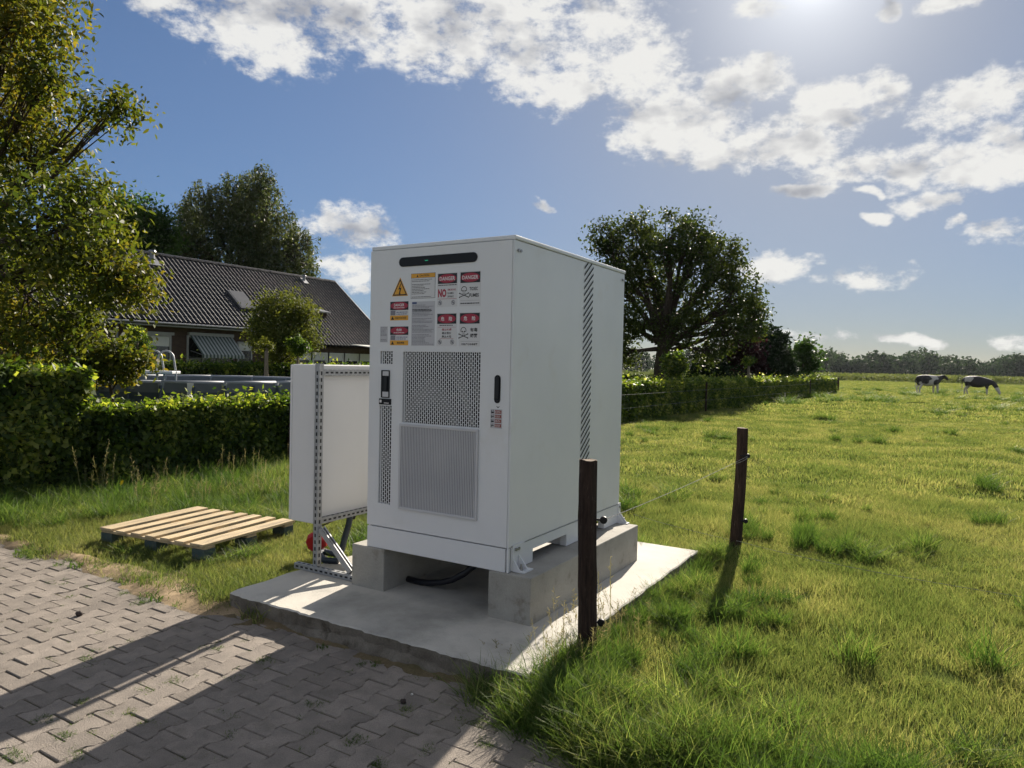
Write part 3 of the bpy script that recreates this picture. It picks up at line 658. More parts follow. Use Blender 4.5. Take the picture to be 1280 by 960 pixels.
# lightning triangle
mb = MB()
def tri(x0, x1, z0, z1, k):
    cx_, cz_ = (x0+x1)/2, z0+(z1-z0)/3; P_ = [(x0, z0), (x1, z0), ((x0+x1)/2, z1)]
    return [(cx_+(a_-cx_)*k, cz_+(b_-cz_)*k) for a_, b_ in P_]
mb = MB(); mb.prism(tri(0.186, 0.318, zz(1.652), zz(1.772), 1), 'xz', Y1, Y1+0.0005); cab.part('warning_triangle', mb, 'print_yellow', door)
mb = MB(); o3, i3 = tri(0.186, 0.318, zz(1.652), zz(1.772), 0.90), tri(0.186, 0.318, zz(1.652), zz(1.772), 0.72)
for k in range(3): mb.face([(o3[k][0], Y2, o3[k][1]), (o3[(k+1) % 3][0], Y2, o3[(k+1) % 3][1]), (i3[(k+1) % 3][0], Y2, i3[(k+1) % 3][1]), (i3[k][0], Y2, i3[k][1])])
cab.part('triangle_border', mb, 'print_black', door)
mb = MB(); bolt = [(0.256, 1.730), (0.238, 1.694), (0.250, 1.697), (0.244, 1.672), (0.240, 1.673), (0.248, 1.660), (0.258, 1.668), (0.253, 1.670), (0.263, 1.706), (0.250, 1.703), (0.262, 1.730)]
mb.poly([(a_, Y2, zz(b_)) for a_, b_ in bolt], [tuple(range(len(bolt)))]); cab.part('lightning_bolt', mb, 'print_black', door)
# yellow-headed caution sheet
sheet('caution_sheet', 0.341, 0.533, zz(1.632), zz(1.790), 'print_black'); sheet('caution_sheet', 0.343, 0.531, zz(1.634), zz(1.761), 'sticker_white', Y2); sheet('caution_header', 0.343, 0.531, zz(1.763), zz(1.788), 'print_yellow', Y2)
lettering('CAUTION', 0.447, zz(1.7755), 0.075, 0.012, 'print_black'); mb = MB(); mb.prism(tri(0.385, 0.401, zz(1.768), zz(1.783), 1), 'xz', Y3, Y3+0.0004); cab.part('caution_mark', mb, 'print_black', door)
lines(0.350, 0.522, zz(1.755), zz(1.637), 12, 'print_black', Y3, 0.5, 0.32, 0.18)
# danger signs in English and Chinese
def danger(x0, x1, z0, z1, word, size):
    sheet('danger_header', x0, x1, z0, z1, 'print_black', Y2); ellipse(x0+0.004, x1-0.004, z0+0.004, z1-0.004, Y3, 'print_red')
    if '  ' in word:
        for sg, ch in zip((-1, 1), word.split()): lettering(ch, (x0+x1)/2+sg*size[0]*0.35, (z0+z1)/2, size[0]*0.30, size[1], 'print_white', Y4, 0.02)
    else: lettering(word, (x0+x1)/2, (z0+z1)/2, size[0], size[1], 'print_white', Y4, 0.02)
sheet('danger_sign', 0.549, 0.702, zz(1.575), zz(1.784), 'sticker_white'); danger(0.554, 0.698, zz(1.717), zz(1.779), 'DANGER', (0.116, 0.024))
lines(0.556, 0.697, zz(1.713), zz(1.703), 1, 'print_black', Y2, 0.02, 0.5, 0)
lettering('NO', 0.588, zz(1.659), 0.064, 0.052, 'print_red', Y2, 0.05)
for k, w_ in enumerate(('SMOKING', 'FLAMES', 'SPARKS')): lettering(w_, 0.660 if k == 0 else 0.652, zz(1.679-0.021*k), 0.062 if k == 0 else 0.046, 0.012, 'print_red' if k == 0 else 'print_black', Y2, 0.01)
sheet('red_rule', 0.556, 0.697, zz(1.6225), zz(1.6245), 'print_red', Y2)
def picto(xc, zc, y=Y2):
    mb = MB(); r1, r2 = 0.015, 0.012
    for k in range(16):
        q0, q1 = 2*math.pi*k/16, 2*math.pi*(k+1)/16
        mb.face([(xc+r1*math.cos(q0), y, zc+r1*math.sin(q0)), (xc+r1*math.cos(q1), y, zc+r1*math.sin(q1)), (xc+r2*math.cos(q1), y, zc+r2*math.sin(q1)), (xc+r2*math.cos(q0), y, zc+r2*math.sin(q0))])
    mb.box(xc-0.002, xc+0.002, y, y+0.0004, zc-0.012, zc+0.012); mb.box(xc-0.008, xc+0.009, y, y+0.0004, zc-0.003, zc+0.003); mb.face([(xc-0.011, y-0.0004, zc+0.008), (xc-0.008, y-0.0004, zc+0.011), (xc+0.011, y-0.0004, zc-0.008), (xc+0.008, y-0.0004, zc-0.011)])
    cab.part('pictogram', mb, 'print_grey', door)
picto(0.573, zz(1.600)); picto(0.672, zz(1.600))
sheet('toxic_sign', 0.719, 0.873, zz(1.575), zz(1.786), 'sticker_white'); danger(0.724, 0.868, zz(1.716), zz(1.780), 'DANGER', (0.116, 0.024))
def skull(xc, zc, s_, y=Y2):
    mb = MB(); n_ = 16
    ring = lambda rx, rz, c, a0=0, a1=360: [(xc+rx*s_*math.cos(rad(a0+(a1-a0)*k/n_)), zc+(c+rz*math.sin(rad(a0+(a1-a0)*k/n_)))*s_) for k in range(n_+1)]
    for a_, b_ in ((ring(0.62, 0.60, 0.40, -30, 210), ring(0.50, 0.48, 0.40, -30, 210)),):
        for k in range(n_): mb.face([(a_[k][0], y, a_[k][1]), (a_[k+1][0], y, a_[k+1][1]), (b_[k+1][0], y, b_[k+1][1]), (b_[k][0], y, b_[k][1])])
    for sx_ in (-1, 1):
        mb.poly([(xc+s_*(sx_*0.24+0.15*math.cos(2*math.pi*k/10)), y, zc+s_*(0.18+0.14*math.sin(2*math.pi*k/10))) for k in range(10)], [tuple(range(10))])
        p0_, p1_ = np.array([xc-sx_*0.95*s_, zc-0.25*s_]), np.array([xc+sx_*0.95*s_, zc-0.95*s_]); t_ = (p1_-p0_)/np.linalg.norm(p1_-p0_); nn_ = np.array([-t_[1], t_[0]])*0.07*s_
        mb.poly([(q[0], y-0.0002*sx_, q[1]) for q in (p0_-nn_, p1_-nn_, p1_+nn_, p0_+nn_)], [(0, 1, 2, 3)])
        for e_ in (p0_, p1_): mb.poly([(e_[0]+0.13*s_*math.cos(2*math.pi*k/8), y-0.0003, e_[1]+0.13*s_*math.sin(2*math.pi*k/8)) for k in range(8)], [tuple(range(8))])
    mb.box(xc-0.04*s_, xc+0.04*s_, y, y+0.0003, zc-0.08*s_, zc+0.06*s_)
    for k in range(4): mb.box(xc+(-0.30+0.17*k)*s_, xc+(-0.22+0.17*k)*s_, y, y+0.0003, zc-0.34*s_, zc-0.16*s_)
    cab.part('skull_mark', mb, 'print_black', door)
skull(0.752, zz(1.662), 0.034)
lettering('TOXIC', 0.822, zz(1.679), 0.060, 0.021, 'print_black', Y2, 0.03); lettering('FUMES', 0.826, zz(1.640), 0.068, 0.021, 'print_black', Y2, 0.03)
sheet('rule', 0.727, 0.865, zz(1.6085), zz(1.6095), 'print_grey', Y2); lines(0.727, 0.866, zz(1.5975), zz(1.5865), 1, 'print_black', Y2, 0.0, 0.6, 0)
sheet('danger_sign', 0.551, 0.703, zz(1.332), zz(1.537), 'sticker_white'); danger(0.554, 0.698, zz(1.470), zz(1.532), '危  险', (0.086, 0.026))
lines(0.572, 0.672, zz(1.4655), zz(1.4565), 1, 'print_black', Y2, 0.0, 0.6, 0); sheet('red_rule', 0.560, 0.695, zz(1.4485), zz(1.4500), 'print_red', Y2)
for k, w_ in enumerate(('禁止吸烟', '禁止明火', '禁止火花')): lettering(w_, 0.627, zz(1.4345-0.0215*k), 0.072, 0.014, 'print_red' if k == 0 else 'print_black', Y2, 0.02)
sheet('red_rule', 0.575, 0.680, zz(1.3785), zz(1.3800), 'print_red', Y2); picto(0.576, zz(1.358)); picto(0.670, zz(1.358))
sheet('toxic_sign', 0.720, 0.873, zz(1.332), zz(1.538), 'sticker_white'); danger(0.725, 0.869, zz(1.469), zz(1.533), '危  险', (0.086, 0.026))
skull(0.753, zz(1.415), 0.034); lettering('有毒', 0.829, zz(1.432), 0.054, 0.024, 'print_black', Y2, 0.02); lettering('烟雾', 0.829, zz(1.397), 0.054, 0.024, 'print_black', Y2, 0.02)
sheet('rule', 0.732, 0.866, zz(1.3615), zz(1.3625), 'print_grey', Y2); lettering('可能产生有毒烟雾', 0.798, zz(1.345), 0.118, 0.013, 'print_black', Y2, 0.01)
# two red and yellow labels
for (z_, word, w2) in ((1.617, 'DANGER', 'HIGH VOLTAGE'), (1.457, '危险', '高压危险')):
    x0_, x1_ = (0.173, 0.323) if z_ > 1.5 else (0.176, 0.326)
    sheet('voltage_label', x0_, x1_, zz(z_-0.120), zz(z_), 'sticker_white'); sheet('label_header', x0_, x1_, zz(z_-0.054), zz(z_), 'print_black', Y2); ellipse(x0_+0.003, x1_-0.003, zz(z_-0.052), zz(z_-0.002), Y3, 'print_red')
    lettering(word, (x0_+x1_)/2, zz(z_-0.022), 0.085 if len(word) > 3 else 0.045, 0.018, 'print_white', Y4, 0.02); lines(x0_+0.03, x1_-0.03, zz(z_-0.036), zz(z_-0.044), 1, 'print_white', Y4, 0, 0.5, 0)
    sheet('label_footer', x0_, x1_, zz(z_-0.120), zz(z_-0.089), 'print_yellow', Y2); lettering(w2, x0_+0.088, zz(z_-0.1045), 0.092 if z_ > 1.5 else 0.06, 0.013, 'print_black', Y3, 0.02)
    mb = MB(); mb.prism(tri(x0_+0.008, x0_+0.034, zz(z_-0.116), zz(z_-0.094), 1), 'xz', Y3, Y3+0.0004); cab.part('label_mark', mb, 'print_black', door)
    sheet('label_picture', x0_+0.003, x0_+0.044, zz(z_-0.087), zz(z_-0.057), 'print_grey', Y2); lines(x0_+0.052, x1_-0.006, zz(z_-0.062), zz(z_-0.086), 2, 'print_blue', Y2, 0.2, 0.4, 0)
# grey instruction sheet, small rating label
sheet('instruction_sheet', 0.350, 0.534, zz(1.334), zz(1.613), 'sticker_grey'); sheet('sheet_logo', 0.354, 0.390, zz(1.598), zz(1.610), 'print_blue', Y2)
lines(0.356, 0.528, zz(1.594), zz(1.340), 30, 'print_grey', Y2, 0.5, 0.38, 0.14); lines(0.356, 0.520, zz(1.566), zz(1.550), 2, 'print_black', Y3, 0.1, 0.5, 0)
sheet('rating_label', 0.091, 0.154, zz(1.356), zz(1.459), 'sticker_grey'); lines(0.095, 0.150, zz(1.455), zz(1.395), 7, 'print_grey', Y2, 0.3, 0.4, 0.1); lines(0.095, 0.150, zz(1.378), zz(1.360), 2, 'print_grey', Y2, 0.3, 0.4, 0)
# how-to-open sticker with arrow under the handle
sheet('handle_label', 0.960, 1.041, zz(0.848), zz(0.962), 'sticker_grey'); mb = MB()
for k in range(4): mb.box(0.990, 1.036, Y2, Y2+0.0004, zz(0.855+0.027*k), zz(0.875+0.027*k))
cab.part('red_print', mb, 'red_plastic', door).active_material = pmat('print_brown', (0.30, 0.10, 0.08), None, 4, 0.5)
for k in range(4): lines(0.992, 1.034, zz(0.871+0.027*k), zz(0.859+0.027*k), 2, 'sticker_white', Y3, 0.4, 0.4, 0)
mb = MB()
for k in range(4):
    z_ = zz(0.862+0.027*k); mb.box(0.964, 0.968, Y2, Y2+0.0004, z_-0.008, z_+0.012); mb.box(0.9685, 0.984, Y2, Y2+0.0004, z_-0.002-0.003*k % 0.005, z_+0.003); mb.box(0.976, 0.980, Y2, Y2+0.0004, z_+0.0035, z_+0.014)
cab.part('hand_marks', mb, 'print_black', door)
mb = MB(); mb.poly([(1.000, Y1, zz(0.978)), (1.003, Y1, zz(0.981)), (1.011, Y1, zz(0.974)), (1.019, Y1, zz(0.981)), (1.022, Y1, zz(0.978)), (1.011, Y1, zz(0.968))], [(0, 1, 2), (2, 3, 4, 5), (0, 2, 5)]); cab.part('arrow_mark', mb, 'print_black', door)
# side panel: slanted louvre slots, lifting eyes, foot brackets
PX = W-0.0005
mb = MB(); zb = zz(0.17); ztop = zz(1.955); pitch = 0.047
z_ = zb
while z_ < ztop:
    lo_, hi_ = z_, z_+0.115                       # a slot climbs along the strip
    y0_, y1_ = 0.952, 1.100; k0 = 0.0; k1 = 1.0
    if hi_ > ztop: k1 = (ztop-lo_)/0.115
    if k1 > 0.12:
        P_ = lambda k, dz: (PX+0.0022, y0_+(y1_-y0_)*k, lo_+0.115*k+dz)
        mb.poly([P_(k0, -0.008), P_(k1, -0.008), P_(k1, 0.008), P_(k0, 0.008)], [(0, 1, 2, 3)])
    z_ += pitch
cab.part('side_vent', mb, 'dark_inside', body)
for (y_, z_) in ((0.055, zz(1.897)), (1.655, zz(1.905))):
    for dy in (-0.014, 0.014):
        mb = MB(); mb.tube([(PX+0.001, y_+dy, z_), (PX+0.009, y_+dy, z_)], 0.009, 8); cab.part('bolt', mb, 'steel', body)
for (y0_, sgn) in ((0.045, 1), (1.655, 1)):
    mb = MB(); mb.box(W+0.0005, W+0.006, y0_, y0_+0.135 if sgn > 0 and y0_ < 1 else y0_+0.05, Z0+0.002, Z0+0.155); mb.box(W+0.0065, W+0.085, y0_, y0_+0.11 if y0_ < 1 else y0_+0.05, Z0+0.001, Z0+0.008)
    yw = y0_+0.065 if y0_ < 1 else y0_+0.02
    mb.prism([(W+0.0065, Z0+0.0085), (W+0.075, Z0+0.0085), (W+0.012, Z0+0.085), (W+0.0065, Z0+0.085)], 'xz', yw, yw+0.006)
    mb.prism([(W+0.0065, Z0+0.0085), (W+0.06, Z0+0.0085), (W+0.012, Z0+0.07), (W+0.0065, Z0+0.07)], 'xz', y0_, y0_+0.006)
    br = cab.part('foot_bracket', mb, 'cabinet_white')
    for dy in (0.028, 0.062):
        if y0_ > 1 and dy > 0.03: continue
        mb = MB(); mb.tube([(W+0.0062, y0_+dy, Z0+0.128), (W+0.016, y0_+dy, Z0+0.128)], 0.010, 6); cab.part('bolt', mb, 'steel', br)
    mb = MB(); mb.tube([(W+0.045, y0_+0.032, Z0+0.008), (W+0.045, y0_+0.032, Z0+0.022)], 0.013, 6); mb.tube([(W+0.045, y0_+0.032, Z0+0.0225), (W+0.045, y0_+0.032, Z0+0.045)], 0.006, 6); cab.part('anchor_bolt', mb, 'steel', br)
mb = MB(); mb.box(PX+0.0008, PX+0.002, 0.0, D-0.004, ZP-0.0015, ZP+0.0015); cab.part('panel_seam', mb, 'frame_grey', body)

# hose under the cabinet
pts = [on_y(x, y, Y) for x, y, Y in ((509, 723.5, 0.24), (520, 726.5, 0.23), (535, 728.5, 0.22), (552, 728, 0.21), (566, 724.5, 0.20), (580, 717, 0.20), (593, 707, 0.22), (600, 698, 0.25), (604, 688, 0.28))]
pts = [np.array([p[0], p[1], max(p[2], SLAB+0.022)]) for p in pts]
tag(MB().tube(pts, 0.021, 10).build('hose', 'rubber', smoothf=True), 'black rubber hose sagging beneath the cabinet between the beams', 'hose')

# ================================================================== SWITCH BOX ON STRUT FRAME
bx0, bx1, by0, by1, bz0, bz1 = -0.836, -0.553, 0.072, 0.93, 0.442, 1.585
t_ = Thing('switch_box', 'white steel switch box mounted on a galvanised strut frame beside the cabinet', 'electrical box', ((bx0+bx1)/2, (by0+by1)/2, bz0))
t_.part('housing', MB().box(bx0+0.026, bx1, by0, by1, bz0, bz1), 'box_white', bevel=0.008)
t_.part('door', MB().box(bx0, bx0+0.022, by0+0.003, by1-0.003, bz0+0.004, bz1-0.004), 'box_white', bevel=0.005)
t_.part('back_plate', MB().box(bx1+0.001, bx1+0.012, by0+0.02, by1-0.08, bz0+0.02, bz1-0.004), 'box_white', bevel=0.003)
t_.part('cable_gland', MB().tube([(-0.62, 0.50, bz0-0.001), (-0.62, 0.50, bz0-0.04)], 0.035, 10), 'black_plastic')
fr_ = Thing('strut_frame', 'galvanised perforated strut frame with diagonal braces holding the switch box', 'frame', (-0.45, 0.5, SLAB))
S = 0.041
def slotted(mb, dark, p0, p1, wdir, face_n, s=S):
    """C-channel between p0 and p1 with a row of slots on the face that looks along face_n"""
    p0, p1, wdir, face_n = (np.array(q, float) for q in (p0, p1, wdir, face_n)); L_ = np.linalg.norm(p1-p0); t = (p1-p0)/L_; c = (p0+p1)/2
    h = s/2; th_ = 0.0025
    mb.obox(c+face_n*(h-th_/2), t, wdir, face_n, L_/2, h, th_/2)
    for sg in (-1, 1):
        mb.obox(c+wdir*sg*(h-th_/2)-face_n*th_/2, t, wdir, face_n, L_/2, th_/2, h-th_/2)
        mb.obox(c+wdir*sg*(h-0.006)-face_n*(h-th_/2), t, wdir, face_n, L_/2, 0.006, th_/2)
    k = 0.03
    while k < L_-0.02:
        dark.obox(p0+t*k+face_n*(h+0.0006), t, wdir, face_n, 0.013, 0.0065, 0.0005)
        for sg in (-1, 1): dark.obox(p0+t*k+wdir*sg*(h+0.0006), t, face_n, wdir, 0.013, 0.0065, 0.0005)
        k += 0.048
X_, Z_, Y_ = np.array([1, 0, 0]), np.array([0, 0, 1]), np.array([0, 1, 0])
pxp = -0.525
for yy in (0.062, 1.005):
    mb, dk = MB(), MB(); slotted(mb, dk, (pxp, yy, SLAB+S+0.001), (pxp, yy, bz1+0.008), Y_, X_); q = fr_.part('upright', mb, 'galvanised'); fr_.part('slot_holes', dk, 'dark_inside', q)
    mb, dk = MB(), MB(); slotted(mb, dk, (-0.72, yy-0.012, SLAB+S/2+0.0005), (-0.128, yy-0.012, SLAB+S/2+0.0005), Y_, Z_); q = fr_.part('foot_rail', mb, 'galvanised'); fr_.part('slot_holes', dk, 'dark_inside', q)
    a_, b_ = np.array([pxp+0.035, yy+0.005, 0.425]), np.array([-0.195, yy+0.005, SLAB+S+0.012]); t = (b_-a_)/np.linalg.norm(b_-a_); nrm_ = np.cross(Y_, t); nrm_ = nrm_ if nrm_[2] < 0 else -nrm_
    mb, dk = MB(), MB(); slotted(mb, dk, a_, b_, Y_, nrm_); q = fr_.part('brace', mb, 'galvanised')
    mb = MB(); mb.box(pxp+0.021, pxp+0.026, yy-0.018, yy+0.022, 0.37, 0.44); fr_.part('brace_plate', mb, 'galvanised')
for z_ in (bz0+0.03, bz1-0.055):
    mb, dk = MB(), MB(); slotted(mb, dk, (pxp+0.0005, 0.084, z_), (pxp+0.0005, 0.984, z_), Z_, X_); q = fr_.part('cross_rail', mb, 'galvanised'); fr_.part('slot_holes', dk, 'dark_inside', q)
# conduit and red cap
pts = [on_y(x, y, 0.42) for x, y in ((438, 642), (436, 655), (431, 672), (427, 688), (422, 700), (414, 708), (405, 712))]
pts += [on_y(398, 716, 0.36), on_y(405, 723, 0.25), on_y(425, 719, 0.30)]
pts = [np.array([p[0], p[1], max(p[2], SLAB+0.02)]) for p in pts]
mb = MB(); fine = []
for i in range(len(pts)-1):
    for k in range(8): fine.append(pts[i]+(pts[i+1]-pts[i])*k/8)
rr = [0.022+(0.003 if i % 2 else 0) for i in range(len(fine))]
tag(mb.tube(fine, rr, 10).build('conduit', 'conduit', smoothf=True), 'dark corrugated cable conduit curling down below the switch box', 'conduit')
c_ = on_y(396, 677, 0.46); rc = Thing('connector_cap', 'round red plastic connector cap hanging behind the strut frame post', 'cap', (c_[0], c_[1], c_[2]-0.09))
ax_ = np.array([0.35, -0.9, -0.12]); ax_ /= np.linalg.norm(ax_)
rc.part('cap', MB().tube([c_-ax_*0.06, c_-ax_*0.04, c_+ax_*0.01, c_+ax_*0.035, c_+ax_*0.045], [0.06, 0.082, 0.086, 0.078, 0.06], 9), 'red_plastic', bevel=0.004)
rc.part('sleeve', MB().tube([c_+np.array([0.03, 0.02, -0.07]), c_+np.array([0.045, 0.03, -0.15]), c_+np.array([0.05, 0.03, -0.20])], [0.045, 0.04, 0.036], 9), 'filter_grey')
rc.part('strap', MB().tube([c_-ax_*0.06+np.array([0, 0, 0.0]), c_+np.array([-0.05, 0.10, 0.10]), np.array([bx1-0.1, c_[1]+0.1, bz0])], 0.006, 6), 'rubber')

# ================================================================== PALLET
pr_ = Thing('wooden_pallet', 'pale wooden pallet with dark painted blocks lying in the grass by the paving', 'pallet', (-2.27, 0.365, 0.02)); pr_.o.rotation_euler = (rad(0.6), rad(-0.4), rad(5.0))
def lpart(name, mb, mat, parent, loc=(0, 0, 0)):
    o = mb.build(name, mat, parent, bevel=0.003); o.location = loc; return o
PWX, PWY, zt = 1.24, 1.0, 0.150
bw = [0.145, 0.10, 0.105, 0.10, 0.10, 0.10, 0.145]; gap = (PWX-sum(bw))/6; x_ = -PWX/2
for k, w_ in enumerate(bw):
    o = lpart('top_board', MB().box(-w_/2, w_/2, -PWY/2+random.uniform(-.006, .006), PWY/2+random.uniform(-.006, .006), -0.011, 0.011), 'pallet_wood', pr_.o, (x_+w_/2, 0, zt-0.011+random.uniform(-.0015, .0015))); o.rotation_euler = (0, random.uniform(-.01, .01), random.uniform(-.006, .006)); x_ += w_+gap
for yy in (-0.43, 0.0, 0.43): lpart('stringer_board', MB().box(-PWX/2, PWX/2, -0.05, 0.05, -0.011, 0.011), 'pallet_wood', pr_.o, (0, yy, zt-0.0345))
for yy in (-0.43, 0.0, 0.43):
    for xx in (-0.55, 0.0, 0.55): lpart('block', MB().box(-0.07, 0.07, -0.055, 0.055, -0.042, 0.042), 'pallet_block', pr_.o, (xx, yy, zt-0.0345-0.0115-0.042))
for xx in (-0.55, 0.0, 0.55): lpart('bottom_board', MB().box(-0.06, 0.06, -0.5, 0.5, -0.011, 0.011), 'pallet_wood', pr_.o, (xx, 0, zt-0.1415))

# ================================================================== FENCE
def post(name, label, base, top, r0, r1, seed, group=None, insul=(), n=14):
    base, top = np.array(base, float), np.array(top, float); rn = np.random.default_rng(seed)
    t = Thing(name, label, 'post', (base[0], base[1], 0.0), group); mb = MB(); K = 16; ph = rn.uniform(0, 6, 4); V = []
    for i in range(K+1):
        k = i/K; c = base+(top-base)*k+np.array([0.008*math.sin(k*4+ph[0]), 0.008*math.sin(k*5+ph[1]), 0]); r = r0+(r1-r0)*k
        for j in range(n):
            q = 2*math.pi*j/n; rr = r*(1+0.07*math.sin(3*q+ph[2])+0.05*math.sin(5*q+ph[3]+k*2)+rn.normal(0, 0.018))
            V.append((c[0]+rr*math.cos(q), c[1]+rr*math.sin(q), c[2]+(rn.normal(0, 0.003) if i == K else 0)))
    mb.poly(V, [(i*n+j, i*n+(j+1) % n, (i+1)*n+(j+1) % n, (i+1)*n+j) for i in range(K) for j in range(n)])
    mb.cur = 1; mb.face([V[K*n+j] for j in range(n)])
    t.part('shaft', mb, ['old_wood', 'old_wood_end'], smoothf=False)
    for (p, dr) in insul:
        p = np.array(p); dr = np.array(dr, float); dr /= np.linalg.norm(dr); q = MB()
        q.tube([p-dr*0.07, p-dr*0.012], 0.006, 6); ins = t.part('insulator', q, 'black_plastic')
        sd = np.cross(dr, Z_); sd /= np.linalg.norm(sd); sd = sd if sd@CF < 0 else -sd
        t.part('insulator_disc', MB().tube([p-sd*0.010, p-sd*0.008, p+sd*0.008, p+sd*0.010, p+sd*0.0102, p+sd*0.004], [0.015, 0.020, 0.020, 0.015, 0.006, 0.005], 14), 'black_plastic', ins)
    return t
p1b = np.array([1.66, -0.11, 0.0]); p1t = on_y(737, 575, -0.09)
i1a, i1b = on_y(754.5, 650, -0.07), on_y(751.5, 778, -0.08)
post('fence_post', 'thick dark weathered wooden post standing in grass in front of the cabinet', p1b-[0, 0, 0.1], p1t, 0.052, 0.047, 3, 'wooden fence posts', [(i1a, (1, 0.35, 0)), (i1b, (1, 0.35, 0))])
p2b = np.array([1.74, 2.86, 0.0]); p2t = on_y(928, 535, 2.88)
i2a, i2b = on_y(935, 570, 2.85), on_y(932, 651.5, 2.85)
post('fence_post', 'dark wooden post standing alone in the open meadow beyond the slab', p2b-[0, 0, 0.1], p2t, 0.050, 0.046, 5, 'wooden fence posts', [(i2a, (1, 0.3, 0)), (i2b, (1, 0.3, 0))])
def wire(label, pts, r=0.0022, sag=0.0, mat='wire'):
    pts = [np.array(p, float) for p in pts]; out = []
    for a_, b_ in zip(pts[:-1], pts[1:]):
        K = 14
        for k in range(K): u = k/K; p = a_+(b_-a_)*u; p[2] -= sag*4*u*(1-u); out.append(p)
    out.append(pts[-1]); return tag(MB().tube(out, r, 5).build('fence_wire', mat), label, 'wire', 'fence wires')
wire('upper fence wire strung between the thick near post and the meadow post', [i1a, i2a], 0.0018, 0.015)
lo_end = on_z(1290, 748, 0.10)
wire('slack fence wire running low past the meadow post through the open grass', [on_z(792, 643, 0.12), on_z(860, 662, 0.11), on_y(926, 677, 2.80), on_z(985, 692, 0.11), on_z(1100, 716, 0.10), lo_end], 0.0020, 0.004)
wire('short wire end tied round the shaft of the meadow post', [on_y(920, 579.5, 2.80), on_y(927, 577, 2.79), on_y(933, 574, 2.81), i2a], 0.0025, 0)
# thin posts along the long hedge
def hx(y): return -4.93+0.0290*y               # front face of the hedges
thin = []
for i, (px_, yg, lab) in enumerate(((864, 14.4, 'thin dark fence stake in front of the long hedge, nearest the cabinet'), (992, 27.5, 'thin dark fence stake halfway along the long hedge'))):
    Yq = on_z(px_, 516 if i == 0 else 497, 0)[1]; X0 = hx(Yq)+0.25; b_ = np.array([X0, Yq, 0.0])
    t = Thing('fence_stake', lab, 'stake', b_, 'thin stakes along the hedge'); mb = MB(); mb.tube([b_-[0, 0, .1], b_+[0.01, 0, 1.15]], 0.035, 7); t.part('shaft', mb, 'old_wood')
    for z_ in (0.5, 0.85): t.part('insulator', MB().tube([b_+[0.0, -0.06, z_], b_+[0.03, -0.02, z_]], 0.018, 6), 'black_plastic')
    thin.append(b_)
ep = on_z(1046, 489.5, 0); post('fence_post', 'short dark post at the far end of the long hedge', ep-[0, 0, .1], ep+[0.02, 0, 1.15], 0.16, 0.15, 9, 'wooden fence posts', (), 9)
n0 = np.array([hx(7)+0.25, 7.0, 0])
for z_, lab in ((0.50, 'lower fence wire stretched along the face of the long hedge'), (0.88, 'upper fence wire stretched along the face of the long hedge')):
    wire(lab, [n0+[0, 0, z_], thin[0]+[0.03, -0.04, z_], thin[1]+[0.03, -0.04, z_], ep+[-0.16, 0, z_]], 0.0032, 0.02, 'wire')

# ================================================================== FOLIAGE HELPERS
def leaf_arrays(P, size, rng, out=None, up=0.0, wl=0.55, jitter=0.35, droop=0.0, shape=4):
    """P (n,3) leaf bases -> quads; out (n,3) preferred normals"""
    n = len(P); nrm = rng.normal(size=(n, 3))
    if out is not None: nrm = nrm*0.75+out
    nrm[:, 2] += up; nrm /= np.linalg.norm(nrm, axis=1)[:, None]
    d = rng.normal(size=(n, 3)); d[:, 2] -= droop; d -= nrm*(d*nrm).sum(1)[:, None]; d /= np.linalg.norm(d, axis=1)[:, None]+1e-9
    s = np.cross(nrm, d); Ls = size*(1+jitter*rng.uniform(-1, 1, n)); Ws = Ls*wl*rng.uniform(0.8, 1.2, n)
    Lc, Wc = Ls[:, None], Ws[:, None]
    if shape == 4:
        V = np.stack([P, P+d*Lc*0.45+s*Wc*0.5+nrm*Lc*0.08, P+d*Lc, P+d*Lc*0.45-s*Wc*0.5+nrm*Lc*0.08], 1).reshape(-1, 3)
        F = np.arange(n*4).reshape(n, 4)
    else:
        V = np.stack([P, P+d*Lc*0.3+s*Wc*0.45+nrm*Lc*0.05, P+d*Lc*0.68+s*Wc*0.40+nrm*Lc*0.02, P+d*Lc-nrm*Lc*0.10, P+d*Lc*0.68-s*Wc*0.40+nrm*Lc*0.02, P+d*Lc*0.3-s*Wc*0.45+nrm*Lc*0.05], 1).reshape(-1, 3)
        F = np.arange(n*6).reshape(n, 6)
    return V, F
def local_mesh(name, V, F, mat, thing, **k):
    o = np_mesh(name, V, F, mat, **k); thing.adopt(o); return o
